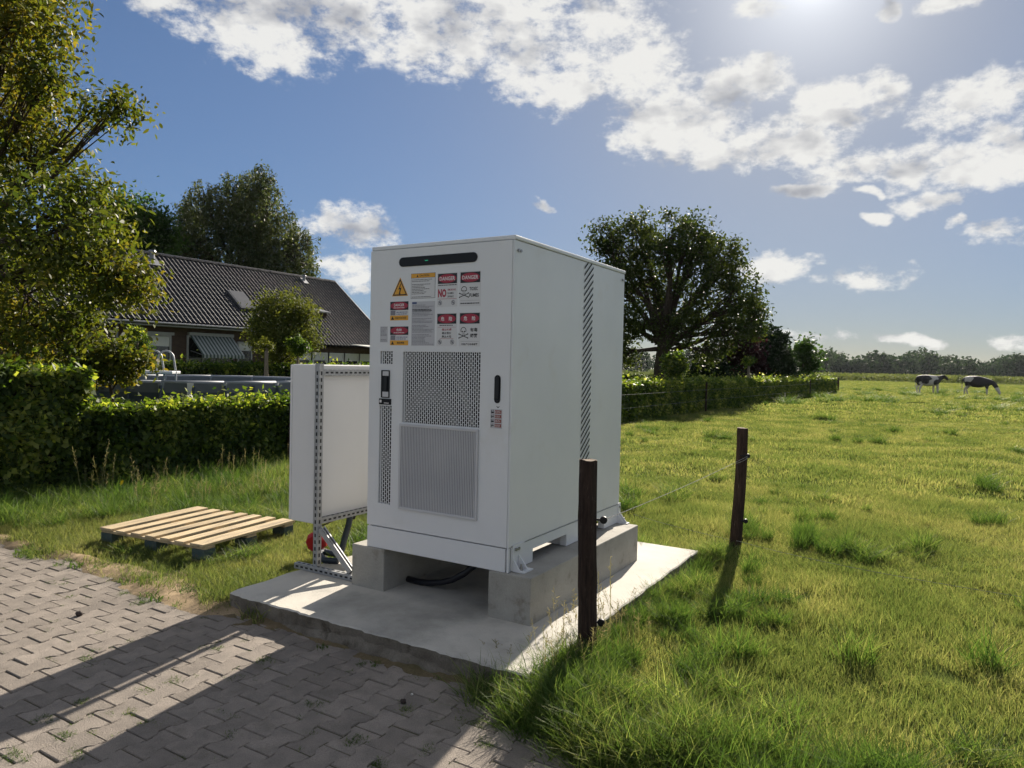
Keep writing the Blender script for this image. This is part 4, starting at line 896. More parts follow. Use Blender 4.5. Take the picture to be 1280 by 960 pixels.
def tree(name, label, cat, base, trunk_top, r0, lobes, leaf, size, n_leaf, seed, bark='bark', clump=0.5, group=None, limbs=True, hang=0.0, flat=1.0, shape=4, per=60, droop=0.3, shell=0.55, wl=0.55, tr_lean=0.05):
    """lobes: (x,y,z,r) world spheres that make up the crown; clumps of leaves fill them, branches reach for the clumps"""
    rng = np.random.default_rng(seed); base = np.array(base, float); top = np.array(trunk_top, float)
    t = Thing(name, label, cat, base, group); lob = np.array(lobes, float)
    wts = lob[:, 3]**2; wts = wts/wts.sum(); nc = max(6, n_leaf//per)
    idx = rng.choice(len(lob), nc, p=wts); dirs = rng.normal(size=(nc, 3)); dirs /= np.linalg.norm(dirs, axis=1)[:, None]
    rad_ = lob[idx, 3]*(shell+(1-shell)*rng.uniform(0, 1, nc))**0.8*rng.uniform(0.75, 1.05, nc)
    cl = lob[idx, :3]+dirs*rad_[:, None]*np.array([1, 1, flat])
    mb = MB()
    K = 7; tp = [base-[0, 0, 0.15]+(top-base+[0, 0, 0.15])*k/K+np.array([math.sin(k*1.3+seed)*tr_lean, math.cos(k*1.7+seed)*tr_lean, 0])*(k > 0) for k in range(K+1)]
    mb.tube(tp, [r0*(1.25 if k == 0 else 1-0.55*k/K) for k in range(K+1)], 9)
    if limbs:
        for li in range(len(lob)):
            c = lob[li, :3]; st = base+(top-base)*rng.uniform(0.55, 1.0); mid = (st+c)/2+rng.normal(size=3)*0.12*lob[li, 3]-np.array([0, 0, 0.1*lob[li, 3]])
            pth = [st*(1-u)**2+2*mid*u*(1-u)+c*u*u for u in np.linspace(0, 1, 7)]
            rk = min(1.0, 0.25+lob[li, 3]/lob[:, 3].max()); mb.tube(pth, list(np.linspace(r0*0.42*rk, r0*0.08*rk, 7)), 6, cap=False)
            for j in np.where(idx == li)[0][:22]:
                s0 = pth[rng.integers(3, 7)]; e_ = cl[j]; mm = (s0+e_)/2+rng.normal(size=3)*0.08*lob[li, 3]
                mb.tube([s0, mm, e_], [r0*0.10, r0*0.06, r0*0.02], 4, cap=False)
    t.part('trunk', mb, bark, smoothf=True)
    k = rng.integers(0, nc, n_leaf); off_ = rng.normal(size=(n_leaf, 3))*clump*rng.uniform(0.5, 1.25, nc)[k][:, None]*0.5
    if hang:
        off_[:, :2] *= 0.55; off_[:, 2] = -np.abs(rng.exponential(hang, n_leaf))*rng.uniform(0.4, 1.3, nc)[k]
    P = cl[k]+off_
    outd = P-np.repeat(lob[idx, :3], 1, 0)[k]; outd /= np.linalg.norm(outd, axis=1)[:, None]+1e-6
    V, F = leaf_arrays(P, size, rng, outd*0.4, 0.35, wl, 0.4, droop+(1.5 if hang else 0), shape)
    local_mesh('crown', V, F, leaf, t); return t
def lobes_px(lst, depth, rng=None, dj=0.6):
    out = []; rn = np.random.default_rng(int(depth*10))
    for q in lst:
        x, y, r = q[:3]; dz = q[3] if len(q) > 3 else rn.uniform(-dj, dj)*r*depth/FPX
        p = at(x, y, depth+dz); out.append((*p, r*(depth+dz)/FPX))
    return out
def hedge(name, label, y0, y1, depth, h, leaf_size, n_leaf, seed, xf=None, mat='hedge_leaf', waver=0.04):
    """clipped hedge along y, front face at hx(y)"""
    rng = np.random.default_rng(seed); xf = xf or hx; t = Thing(name, label, 'hedge', (xf((y0+y1)/2)-depth/2, (y0+y1)/2, 0))
    core = MB(); K = max(2, int((y1-y0)/1.2))
    ys = np.linspace(y0+0.12, y1-0.12, K+1); V = []
    for yq in ys:
        x1_ = xf(yq)-0.10; x0_ = xf(yq)-depth+0.10; V += [(x0_, yq, 0), (x1_, yq, 0), (x1_, yq, h-0.13), (x0_, yq, h-0.13)]
    F = [(i*4+j, i*4+(j+1) % 4, (i+1)*4+(j+1) % 4, (i+1)*4+j) for i in range(K) for j in range(4)]+[(0, 1, 2, 3), (K*4+3, K*4+2, K*4+1, K*4)]
    t.part('shade_core', core.poly(V, F), 'shade_core')  # solid dark box added inside the leaves to block light, standing for twigs
    Lh = y1-y0; areas = np.array([Lh*h, Lh*depth, Lh*h*0.35, depth*h, depth*h]); pk = rng.choice(5, n_leaf, p=areas/areas.sum())
    yv = rng.uniform(y0, y1, n_leaf); zv = rng.uniform(0.02, h, n_leaf); xv = rng.uniform(-depth, 0, n_leaf); dp = rng.gamma(1.6, 0.035, n_leaf)-0.03
    bump = waver*(vnoise(yv, zv, 2.3, seed)-0.5)*2+0.5*waver*(vnoise(yv, zv, 6.1, seed+1)-0.5)*2
    tb = waver*(vnoise(yv, xv, 1.7, seed+2)-0.5)*2
    out = np.zeros((n_leaf, 3)); X = np.zeros(n_leaf); Yq = yv.copy(); Zq = zv.copy()
    m = pk == 0; X[m] = (-dp+bump)[m]; out[m] = (1, 0, 0.2)
    m = pk == 1; X[m] = xv[m]; Zq[m] = (h-dp+tb+np.where(rng.uniform(size=n_leaf) < 0.22, rng.exponential(leaf_size*0.7, n_leaf), 0))[m]; out[m] = (0, 0, 1)
    m = pk == 2; X[m] = (-depth+dp-bump)[m]; out[m] = (-1, 0, 0.2)
    m = pk == 3; X[m] = xv[m]; Yq[m] = (y0+dp)[m]; out[m] = (0, -1, 0.2)
    m = pk == 4; X[m] = xv[m]; Yq[m] = (y1-dp)[m]; out[m] = (0, 1, 0.2)
    X = X+np.array([xf(q) for q in Yq]) if not np.isscalar(xf(0.0)) else X+xf(Yq)
    V, F = leaf_arrays(np.stack([X, Yq, Zq], 1), leaf_size, rng, out*0.9, 0.15, 0.62, 0.6, 0.2)
    local_mesh('foliage', V, F, mat, t); return t

# ================================================================== HEDGES
hedge('tall_hedge', 'tall dark clipped hedge at the edge of the paving beside the leafy tree', -4.2, 0.93, 0.75, 1.45, 0.068, 60000, 21, xf=lambda y: -5.05+0*y, waver=0.075)
hedge('low_hedge', 'low clipped hedge in front of the round swimming pool', 1.02, 6.2, 0.62, 0.99, 0.062, 62000, 22, waver=0.06)
hedge('long_hedge', 'long clipped hedge running away along the meadow behind the cabinet', 6.3, 55.0, 0.85, 1.15, 0.09, 150000, 23, waver=0.05, mat='beech_leaf')
# garden hedge behind the pool, along its own line
ga, gb = at(150, 456, 18.0), at(480, 456, 26.0)
ga[2] = gb[2] = 0; gs = (gb[0]-ga[0])/(gb[1]-ga[1])
hedge('garden_hedge', 'low garden hedge between the swimming pool and the house', ga[1]-3, gb[1], 0.7, 1.45, 0.09, 30000, 24, xf=lambda y: ga[0]+(y-ga[1])*gs, waver=0.02)
fa, fb = at(775, 470, 46.0), at(925, 470, 50.0)
hs = (fb[0]-fa[0])/(fb[1]-fa[1])
t = Thing('far_hedge', 'dark straight hedge far behind the long hedge below the broad tree', 'hedge', ((fa[0]+fb[0])/2, (fa[1]+fb[1])/2, 0)); rng = np.random.default_rng(25)
nl = 9000; u = rng.uniform(-0.6, 1.1, nl); P = fa[None]+(fb-fa)[None]*u[:, None]; P[:, 2] = rng.uniform(0, 1.12, nl); P[:, 1] += rng.uniform(-0.5, 0.5, nl)
V, F = leaf_arrays(P, 0.22, rng, None, 0.2, 0.7); local_mesh('foliage', V, F, 'dark_leaf', t)

# ================================================================== TREES
rng = np.random.default_rng(5)
LT = [(15, 40, 80), (-40, 150, 120), (55, 175, 62), (70, 290, 78), (128, 300, 45), (148, 345, 38), (55, 385, 78), (-70, 320, 120), (-50, 0, 110), (20, -70, 90), (105, 245, 45), (95, 425, 45), (10, 430, 70), (148, 132, 22), (115, 140, 16), (175, 350, 26), (-120, -60, 120), (60, 100, 35), (178, 372, 12)]
c0 = at(-75, 470, 9.6); c0[2] = 0; c1 = at(-60, 230, 9.6)
tree('leafy_tree', 'large leafy tree with yellowish green leaves rising behind the tall hedge', 'tree', c0, c1, 0.17, lobes_px(LT, 9.4, dj=1.0), 'walnut_leaf', 0.086, 60000, 31, clump=0.30, shape=6, per=46, droop=0.7, shell=0.45, wl=0.42)
BT = [(755, 300, 24), (790, 305, 42), (835, 300, 34), (870, 310, 36), (905, 330, 36), (925, 370, 36), (940, 400, 24), (770, 350, 40), (820, 350, 42), (875, 365, 42), (915, 412, 30), (785, 400, 34), (848, 410, 30), (885, 440, 22), (745, 390, 30), (945, 385, 16), (805, 285, 22), (860, 285, 18), (775, 440, 20)]
c0 = at(828, 478, 37); c0[2] = 0; c1 = at(830, 405, 37)
tree('broad_tree', 'broad dark tree with an open crown standing beyond the long hedge', 'tree', c0, c1, 0.55, lobes_px(BT, 37, dj=1.3), 'dark_leaf', 0.185, 31000, 32, clump=0.50, per=48, shell=0.45, shape=4)
BI = [(300, 235, 30), (325, 225, 26), (335, 255, 42), (300, 265, 46), (255, 250, 30), (235, 270, 30), (240, 300, 44), (290, 310, 55), (345, 300, 45), (370, 300, 28), (385, 300, 14), (380, 330, 22), (225, 310, 30), (340, 335, 45)]
c0 = at(300, 460, 47); c0[2] = 0; c1 = at(300, 270, 47)
tree('weeping_birch', 'tall weeping birch with hanging branches rising behind the house roof', 'tree', c0, c1, 0.35, lobes_px(BI, 47, dj=1.0), 'birch_leaf', 0.18, 64000, 33, clump=0.34, hang=1.45, per=50, shell=0.4, wl=0.5)
GT = [(185, 275, 30), (165, 290, 40), (200, 300, 35), (150, 265, 30), (175, 320, 40), (120, 300, 45)]
c0 = at(170, 450, 42); c0[2] = 0; c1 = at(172, 300, 42)
tree('round_tree', 'deep green round tree behind the roof between the birch and the leafy tree', 'tree', c0, c1, 0.25, lobes_px(GT, 42), 'green_leaf', 0.25, 14000, 34, clump=0.8, shell=0.3)
HB = [(355, 388, 26), (332, 400, 26), (378, 398, 24), (345, 418, 30), (372, 420, 28), (325, 420, 22), (385, 425, 16), (350, 440, 26), (335, 380, 14)]
c0 = at(352, 470, 22.5); c0[2] = 0; c1 = at(352, 415, 22.5)
tree('garden_tree', 'small feathery round garden tree standing in front of the house windows', 'tree', c0, c1, 0.08, lobes_px(HB, 22.5), 'shrub_leaf', 0.10, 16000, 35, clump=0.35, shell=0.25, wl=0.4)
PT = [(930, 430, 22), (915, 445, 22), (940, 450, 22), (928, 412, 12)]
c0 = at(928, 476, 41); c0[2] = 0; c1 = at(928, 440, 41)
tree('purple_tree', 'small purple leaved tree beside the broad tree', 'tree', c0, c1, 0.10, lobes_px(PT, 41), 'purple_leaf', 0.26, 4500, 36, clump=0.5, shell=0.2)
CT = [(960, 425, 20), (955, 445, 28), (975, 440, 20), (968, 460, 26), (945, 460, 22), (985, 460, 16), (978, 420, 9)]
c0 = at(962, 478, 43); c0[2] = 0; c1 = at(962, 430, 43)
tree('dark_shrub_tree', 'dense dark tree right of the purple one behind the long hedge', 'tree', c0, c1, 0.12, lobes_px(CT, 43), 'conifer_leaf', 0.24, 8000, 37, clump=0.5, shell=0.2)
ST = [(885, 455, 22), (900, 465, 18), (872, 468, 18)]
c0 = at(885, 478, 40); c0[2] = 0; c1 = at(885, 455, 40)
tree('dark_shrub', 'low dark mounded shrub under the crown of the broad tree', 'shrub', c0, c1, 0.08, lobes_px(ST, 40), 'conifer_leaf', 0.22, 4500, 38, clump=0.5, shell=0.2)
SM = [(1005, 440, 14), (1000, 455, 20), (1015, 455, 14), (990, 462, 14), (1010, 432, 7)]
c0 = at(1003, 474, 50); c0[2] = 0; c1 = at(1003, 445, 50)
tree('young_tree', 'small upright green tree near the far end of the long hedge', 'tree', c0, c1, 0.08, lobes_px(SM, 50), 'green_leaf', 0.28, 3000, 39, clump=0.5, shell=0.2)
for (x, y, r, dep, lab) in ((843, 456, 14, 25, 'ball shaped topiary tree on a thick stem behind the long hedge'), (936, 453, 6, 33, 'small pollard with a tiny leafy head near the purple tree')):
    c0 = at(x, 484, dep); c0[2] = 0; c1 = at(x, y+4, dep); big = r > 10
    tree('topiary_tree', lab, 'tree', c0, c1, 0.17 if big else 0.12, lobes_px([(x, y, r), (x+r*0.3, y-r*0.2, r*0.6)], dep, dj=0.1), 'hedge_leaf', 0.11, 3000 if big else 700, 40+int(x), clump=0.16, limbs=False, shell=0.8, bark='bark_light', tr_lean=0.01)
for (x, y, r, dep, lab) in ((333, 431, 8, 19.6, 'pale stemmed pollard with a tiny leafy head by the striped awning'), (372, 432, 12, 20.5, 'ball shaped topiary tree in front of the feathery garden tree'), (172, 424, 16, 18.6, 'ball shaped topiary tree in front of the left house window')):
    c0 = at(x, 480, dep); c0[2] = 0; c1 = at(x, y+4, dep)
    tree('topiary_tree', lab, 'tree', c0, c1, 0.10 if x == 333 else 0.07, lobes_px([(x, y, r), (x-r*0.3, y-r*0.2, r*0.6)], dep, dj=0.1), 'hedge_leaf' if x != 333 else 'shrub_leaf', 0.07, 500 if x == 333 else 2200, 50+x, clump=0.12, limbs=False, shell=0.8, bark='bark_light', tr_lean=0.01)
LS = [(120, 450, 26), (150, 445, 24), (175, 452, 18), (105, 462, 20), (160, 462, 16), (135, 462, 20)]
c0 = at(140, 490, 9.9); c0[2] = 0; c1 = at(140, 455, 9.9)
tree('yellow_shrub', 'loose yellowish shrub between the tall hedge and the swimming pool', 'shrub', c0, c1, 0.03, lobes_px(LS, 9.9), 'walnut_leaf', 0.075, 3200, 61, clump=0.16, shell=0.2, per=24, shape=6, wl=0.5)

# far wood: reads as one mass
rng = np.random.default_rng(77); Vs, Fs, k0 = [], [], 0
tkm = MB()
for i in range(230):
    x = rng.uniform(600, 1500) if i > 90 else rng.uniform(1015, 1320); dep = rng.uniform(330, 420); c = at(x, 468, dep); c[2] = 0; hgt = rng.uniform(8.0, 12.5)+3.0*(math.sin(x*0.045)*0.5+math.sin(x*0.11+1)*0.5); wd = rng.uniform(3.5, 7.5)
    nb = 260; pd = rng.normal(size=(nb, 3)); pd /= np.linalg.norm(pd, axis=1)[:, None]; rr_ = rng.uniform(0.3, 1.0, nb)**0.5; kk = rng.choice([1, 0.75], nb)
    P = c+pd*rr_[:, None]*np.array([wd, wd, hgt*0.50])+np.array([0, 0, hgt*0.50]); P += rng.normal(size=P.shape)*0.3
    V, F = leaf_arrays(P, 1.35, rng, pd*0.5, 0.2, 0.8); Vs.append(V); Fs.append(F+k0); k0 += len(V)
    tkm.tube([c, c+[0, 0, hgt*0.6]], [0.25, 0.15], 4, cap=False)
o = np_mesh('far_woodland', np.concatenate(Vs), np.concatenate(Fs), 'wood_leaf'); tag(o, 'dark line of woodland along the horizon beyond the meadow', 'woodland', kind='stuff')
tk = tkm.build('trunks', 'bark', o); tag(tk, kind='stuff')
# crop strip in front of the wood
rng = np.random.default_rng(78); ca, cb = at(930, 472, 135.0), at(1420, 472, 165.0); nl = 34000
u = rng.uniform(0, 1, nl); vdep = rng.uniform(0, 1, nl)**1.5*70; P = ca[None]+(cb-ca)[None]*u[:, None]+np.array([CF[0], CF[1], 0])[None]*vdep[:, None]; P[:, 2] = rng.uniform(0.15, 1.15, nl)
V, F = leaf_arrays(P, 0.55, rng, None, 0.2, 0.5, droop=-0.6); o = np_mesh('crop', V, F, 'crop_leaf'); tag(o, 'strip of tall pale green crop in front of the far wood', 'crop', kind='stuff')

# ================================================================== HOUSE
XE, ZE = -21.5, 3.0; XR = -25.0; ZR = 5.93; slope = (ZR-ZE)/(XE-XR)
HY0, HY1 = 4.0, 24.6; YB = 18.2                       # from YB on the roof comes down lower
XE2 = -20.75; ZE2 = ZE-slope*(XE2-XE)
hs_ = Thing('brick_house', 'low dark brick house with a long dark tiled roof behind the swimming pool', 'house', (-25, 14, 0))
XW = XE-0.45
mb = MB(); mb.box(-28.0, XW, HY0+0.2, HY1-0.2, 0, ZE+0.25); hs_.part('wall', mb, 'brick')
for yq in (HY0+0.22, HY1-0.22): hs_.part('gable', MB().prism([(-28.0, ZE+0.2), (XW, ZE+0.2), (XR, ZR-0.15)], 'xz', yq-0.1, yq+0.1), 'brick')
# pantile roof: wavy columns, stepped courses, joined
def tile_roof(y0, y1, xt, zt_, xe, ze, cw=0.20, cl=0.33):
    ncol = int((y1-y0)/cw); Ls = math.hypot(xe-xt, zt_-ze); ncr = int(Ls/cl); per = 6
    ys = y0+np.arange(ncol*per+1)*(y1-y0)/(ncol*per); ph = 2*np.pi*np.arange(ncol*per+1)/per
    prof_ = 0.050*np.sin(ph)+0.020*np.sin(2*ph+0.8); t = np.array([xe-xt, ze-zt_])/Ls; nr_ = np.array([-t[1], t[0]])
    V, F, k = [], [], 0
    for c in range(ncr):
        for (s_, lift) in ((c*Ls/ncr, 0.0), ((c+1)*Ls/ncr+0.02, 0.016)):
            pts = np.zeros((len(ys), 3)); b_ = np.array([xt, zt_])+t*s_; q = b_[None]+nr_[None]*(prof_+lift)[:, None]
            pts[:, 0] = q[:, 0]; pts[:, 1] = ys; pts[:, 2] = q[:, 1]; V.append(pts)
        n_ = len(ys); i_ = np.arange(n_-1); F.append(np.stack([k+i_, k+i_+1, k+n_+i_+1, k+n_+i_], 1)); k += 2*n_
    return np.concatenate(V), np.concatenate(F)
V1, F1 = tile_roof(HY0, YB, XR, ZR, XE, ZE); V2, F2 = tile_roof(YB+0.004, HY1, XR, ZR, XE2, ZE2)
o = np_mesh('roof', np.concatenate([V1, V2]), np.concatenate([F1, F2+len(V1)]), 'roof_tile', smoothf=True); hs_.adopt(o); roof = o; roof['kind'] = 'stuff'
mb = MB(); mb.face([(XR, HY0, ZR-0.08), (XR, HY1, ZR-0.08), (-28.6, HY1, ZE-0.1), (-28.6, HY0, ZE-0.1)]); mb.face([(XR, HY0, ZR-0.10), (XR, HY1, ZR-0.10), (XE-0.05, HY1, ZE-0.08), (XE-0.05, HY0, ZE-0.08)]); hs_.part('roof_underlay', mb, 'roof_tile')
nrt = int((HY1-HY0)/0.36)
for i in range(nrt):
    y_ = HY0+(HY1-HY0)*i/nrt
    mb = MB(); mb.prism([(XR-0.13, ZR-0.03), (XR-0.10, ZR+0.05), (XR, ZR+0.085), (XR+0.10, ZR+0.05), (XR+0.13, ZR-0.03)], 'xz', y_, y_+(HY1-HY0)/nrt+0.015)
    q = hs_.part('ridge_tile', mb, 'roof_tile'); q.location.z += 0.006*(i % 2)
t_v = np.array([XE2-XR, ZE2-ZR]); mb = MB()
mb.obox(((XR+XE2)/2, HY1+0.04, (ZR+ZE2)/2-0.03), np.array([t_v[0], 0, t_v[1]])/np.linalg.norm(t_v), Y_, np.array([-t_v[1], 0, t_v[0]])/np.linalg.norm(t_v), np.linalg.norm(t_v)/2, 0.04, 0.09); hs_.part('verge_board', mb, 'roof_tile')
mb = MB(); mb.tube([(XE+0.05, HY0, ZE-0.09), (XE+0.05, YB-0.02, ZE-0.09)], 0.045, 8); hs_.part('gutter', mb, 'zinc')
mb = MB(); mb.box(XW+0.002, XE, HY0, YB, ZE-0.20, ZE-0.16); hs_.part('soffit', mb, 'frame_grey')
mb = MB(); p = on_x(146, 410, XW+0.08); mb.tube([(XW+0.08, p[1], 0), (XW+0.08, p[1], ZE-0.1)], 0.045, 8); hs_.part('downpipe', mb, 'zinc')
def win(px0, py0, px1, py1, X, blind=0.0, mull=0, sill=True, frame=0.07, name='window', mat='frame_grey'):
    a_, b_ = on_x(px0, py0, X), on_x(px1, py1, X); y0_, y1_, z1_, z0_ = a_[1], b_[1], a_[2], b_[2]
    mb = MB(); mb.box(X+0.004, X+0.06, y0_, y1_, z1_-frame, z1_); mb.box(X+0.004, X+0.06, y0_, y1_, z0_, z0_+frame)
    for k in range(mull+2):
        yc = y0_+frame/2+(y1_-y0_-frame)*k/(mull+1); mb.box(X+0.004, X+0.06, yc-frame/2, yc+frame/2, z0_+frame, z1_-frame)
    w_ = hs_.part(name, mb, mat)
    hs_.part('pane', MB().box(X+0.01, X+0.02, y0_+frame*0.5, y1_-frame*0.5, z0_+frame*0.5, z1_-frame*0.5), 'window_glass', w_)
    if blind: hs_.part('blind', MB().box(X+0.0225, X+0.03, y0_+frame, y1_-frame, z1_-frame-(z1_-z0_)*blind, z1_-frame), 'blind', w_)
    return w_
win(184, 417.5, 213, 452, XW, 0.36, 0); win(233, 419, 290, 456, XW, 0.0, 2); win(296, 427, 314, 457, XW, 0.3, 0)
p, q = on_x(180, 415.5, XW), on_x(216, 418.5, XW); hs_.part('lintel', MB().box(XW+0.003, XW+0.10, p[1], q[1], p[2]-0.06, p[2]+0.05), 'frame_grey')
# striped awning over the middle window
a_, b_ = on_x(236, 419.5, XW), on_x(289, 421.5, XW); zt_a = (a_[2]+b_[2])/2; l_ = on_x(249, 443, XW+0.85); ze_a = l_[2]; ya0, ya1 = a_[1], b_[1]; yb0, yb1 = l_[1], on_x(299, 444.5, XW+0.85)[1]
aw = Thing('awning', 'green and white striped awning sloping out over the house window', 'awning', (XW+0.4, (ya0+ya1)/2, ze_a))
ns = 24; mb = MB()
for i in range(ns):
    u0, u1 = i/ns, (i+1)/ns; mb.cur = i % 2
    top0, top1 = (XW+0.07, ya0+(ya1-ya0)*u0, zt_a), (XW+0.07, ya0+(ya1-ya0)*u1, zt_a); bo0, bo1 = (XW+0.85, ya0+(ya1-ya0)*u0+(yb0-ya0)*0, ze_a), (XW+0.85, ya0+(ya1-ya0)*u1, ze_a)
    mb.face([top0, top1, bo1, bo0]); mb.face([bo0, bo1, (bo1[0], bo1[1], ze_a-0.13), (bo0[0], bo0[1], ze_a-0.13)])
aw.part('fabric', mb, ['awning_green', 'awning_white'])
aw.part('housing', MB().box(XW+0.003, XW+0.12, ya0-0.05, ya1+0.05, zt_a+0.002, zt_a+0.12), 'frame_grey')
for yq in (ya0+0.05, ya1-0.05): aw.part('arm', MB().tube([(XW+0.05, yq, zt_a-0.6), (XW+0.83, yq, ze_a-0.02)], 0.015, 6), 'zinc')
# glazed veranda under the low part of the roof
XV = XE2-0.25
mb = MB(); mb.box(XV-0.9, XV, YB+0.05, HY1-0.1, 0, 0.95); mb.box(XV-0.9, XV, YB+0.05, HY1-0.1, ZE2-0.35, ZE2-0.1); hs_.part('veranda_wall', mb, 'brick')
v0, v1 = YB+0.1, HY1-0.15; nv = 6
for i in range(nv):
    y0_, y1_ = v0+(v1-v0)*i/nv+0.06, v0+(v1-v0)*(i+1)/nv-0.06; mb = MB(); fr0 = 0.07; zb_, zt2 = 0.955, ZE2-0.355
    mb.box(XV-0.05, XV+0.01, y0_, y0_+fr0, zb_, zt2); mb.box(XV-0.05, XV+0.01, y1_-fr0, y1_, zb_, zt2); mb.box(XV-0.05, XV+0.01, y0_+fr0, y1_-fr0, zb_, zb_+fr0); mb.box(XV-0.05, XV+0.01, y0_+fr0, y1_-fr0, zt2-fr0, zt2)
    w_ = hs_.part('window', mb, 'blind'); hs_.part('pane', MB().box(XV-0.03, XV-0.02, y0_+0.03, y1_-0.03, zb_+0.03, zt2-0.03), 'window_glass', w_)
    hs_.part('blind', MB().box(XV-0.018, XV-0.012, y0_+fr0, y1_-fr0, zt2-0.36, zt2-fr0), 'blind', w_)
mb = MB(); mb.obox((XE2+0.30, 23.2, ZE2+0.03), (0.995, 0, -0.1), Y_, (0.1, 0, 0.995), 0.6, 1.5, 0.02); hs_.part('veranda_canopy', mb, 'blind')
# skylight, roof vents
def on_roof(px_, py_):
    d = ray(px_, py_); n_ = np.array([slope, 0, 1.0]); t = (n_@(np.array([XR, 0, ZR])-CAM))/(n_@d); return CAM+d*t
a_, b_, c_ = on_roof(290, 368.5), on_roof(304.5, 370), on_roof(313, 386); nrm_ = np.array([slope, 0, 1.0]); nrm_ /= np.linalg.norm(nrm_); tv = np.array([1, 0, -slope]); tv /= np.linalg.norm(tv)
cc = (a_+c_)/2; hy = abs(c_[1]-a_[1])/2; hy = 0.42
sk = hs_.part('skylight', MB().obox(cc+nrm_*0.06, tv, Y_, nrm_, 0.62, hy, 0.06), 'skylight_glass', roof); hs_.part('pane', MB().obox(cc+nrm_*0.125, tv, Y_, nrm_, 0.55, hy-0.06, 0.004), 'skylight_glass', roof)
for (px_, py_, s_) in ((190, 327, 1.0), (380, 352, 0.7)):
    b_ = on_roof(px_, py_); mb = MB(); mb.tube([b_-[0, 0, .05], b_+[0, 0, .38*s_], b_+[0, 0, .39*s_], b_+[0, 0, .47*s_]], [0.10*s_, 0.10*s_, 0.16*s_, 0.12*s_], 9); hs_.part('roof_vent', mb, 'zinc', roof)
    hs_.part('vent_flashing', MB().obox(b_+nrm_*0.055, tv, Y_, nrm_, 0.32*s_, 0.22*s_, 0.012), 'zinc', roof)
b_ = on_roof(394, 392); mb = MB(); mb.box(b_[0]-0.6, b_[0]+0.25, b_[1]-1.1, b_[1]+0.5, b_[2]-0.15, b_[2]+0.14); hs_.part('dormer', mb, 'brick', roof); hs_.part('dormer_roof', MB().obox((b_[0]-0.15, b_[1]-0.3, b_[2]+0.20), (0.97, 0, -0.23), Y_, (0.23, 0, 0.97), 0.55, 0.95, 0.03), 'zinc', roof)

# ================================================================== SWIMMING POOL
pc = at(238, 470, 14.4); RPX, HP = 2.55, 1.2
pl = Thing('swimming_pool', 'round above-ground frame pool with pale rim and dark blue side', 'pool', (pc[0], pc[1], 0))
n = 32; ang = [2*math.pi*k/n for k in range(n)]; P2 = lambda k, r, z: (pc[0]+r*math.cos(ang[k % n]), pc[1]+r*math.sin(ang[k % n]), z)
mb = MB()
for k in range(n): mb.face([P2(k, RPX-0.04, 0), P2(k+1, RPX-0.04, 0), P2(k+1, RPX-0.02, HP-0.17), P2(k, RPX-0.02, HP-0.17)])
pl.part('side', mb, 'pool_blue')
mb = MB()
for k in range(n):
    mb.face([P2(k, RPX-0.018, HP-0.17), P2(k+1, RPX-0.018, HP-0.17), P2(k+1, RPX-0.015, HP-0.01), P2(k, RPX-0.015, HP-0.01)]); mb.face([P2(k, RPX-0.10, HP-0.30), P2(k+1, RPX-0.10, HP-0.30), P2(k+1, RPX-0.09, HP-0.01), P2(k, RPX-0.09, HP-0.01)])
pl.part('liner_band', mb, 'pool_liner')
mb = MB(); mb.poly([P2(k, RPX-0.10, HP-0.16) for k in range(n)], [tuple(range(n))]); pl.part('water', mb, 'pool_water')
for k in range(0, n, 2):
    pl.part('rim_tube', MB().tube([P2(k, RPX-0.045, HP), P2(k+1, RPX-0.045, HP), P2(k+2, RPX-0.045, HP)], 0.034, 8), 'pool_rim', smoothf=True)
    pl.part('rim_joint', MB().tube([np.array(P2(k, RPX-0.045, HP))*1.0+[0, 0, 0.0], np.array(P2(k, RPX-0.045, HP))+[0.0, 0.0, -0.10]], [0.062, 0.05], 8), 'pool_rim')
for k in range(n):
    pl.part('leg', MB().tube([P2(k, RPX+0.02, HP-0.05), P2(k, RPX+0.16, 0)], 0.028, 6), 'pool_blue')
pn = pc[:2]-CAM[:2]; pn /= np.linalg.norm(pn)
q = np.array([pc[0]-pn[0]*RPX, pc[1]-pn[1]*RPX, HP-0.12]); pl.part('clip', MB().obox(q-np.array([pn[0], pn[1], 0])*0.03, (pn[1], -pn[0], 0), Z_, (pn[0], pn[1], 0), 0.05, 0.11, 0.012), 'white_plastic')
la = at(200, 467, 15.6); ld = Thing('pool_ladder', 'metal pool ladder with white platform and two looped handrails', 'ladder', (la[0], la[1], 0))
ux = np.array([CR[0], CR[1], 0]); ux /= np.linalg.norm(ux); uy = np.array([-ux[1], ux[0], 0]); g0 = np.array([la[0], la[1], 0]); zp = 1.30
ld.part('platform', MB().obox(g0+[0, 0, zp], ux, uy, Z_, 0.36, 0.20, 0.03), 'white_plastic', bevel=0.01)
for s_ in (-0.13, 0.13):
    arc = [g0+ux*(s_*1.0-0.0)+ux*(0.17*math.cos(a2))*1.0+Z_*(zp+0.30+0.17*math.sin(a2)) for a2 in np.linspace(math.pi, 0, 9)]
    ld.part('handrail', MB().tube([g0+ux*(s_-0.22)+Z_*0.0+uy*0.1, g0+ux*(s_-0.20)+Z_*zp]+arc+[g0+ux*(s_+0.22)+Z_*zp, g0+ux*(s_+0.26)+Z_*0.0-uy*0.1], 0.021, 7), 'galvanised', smoothf=True)
for z_ in (0.3, 0.6, 0.9): ld.part('step', MB().obox(g0+ux*0.34+[0, 0, z_], ux, uy, Z_, 0.05, 0.2, 0.015), 'white_plastic')
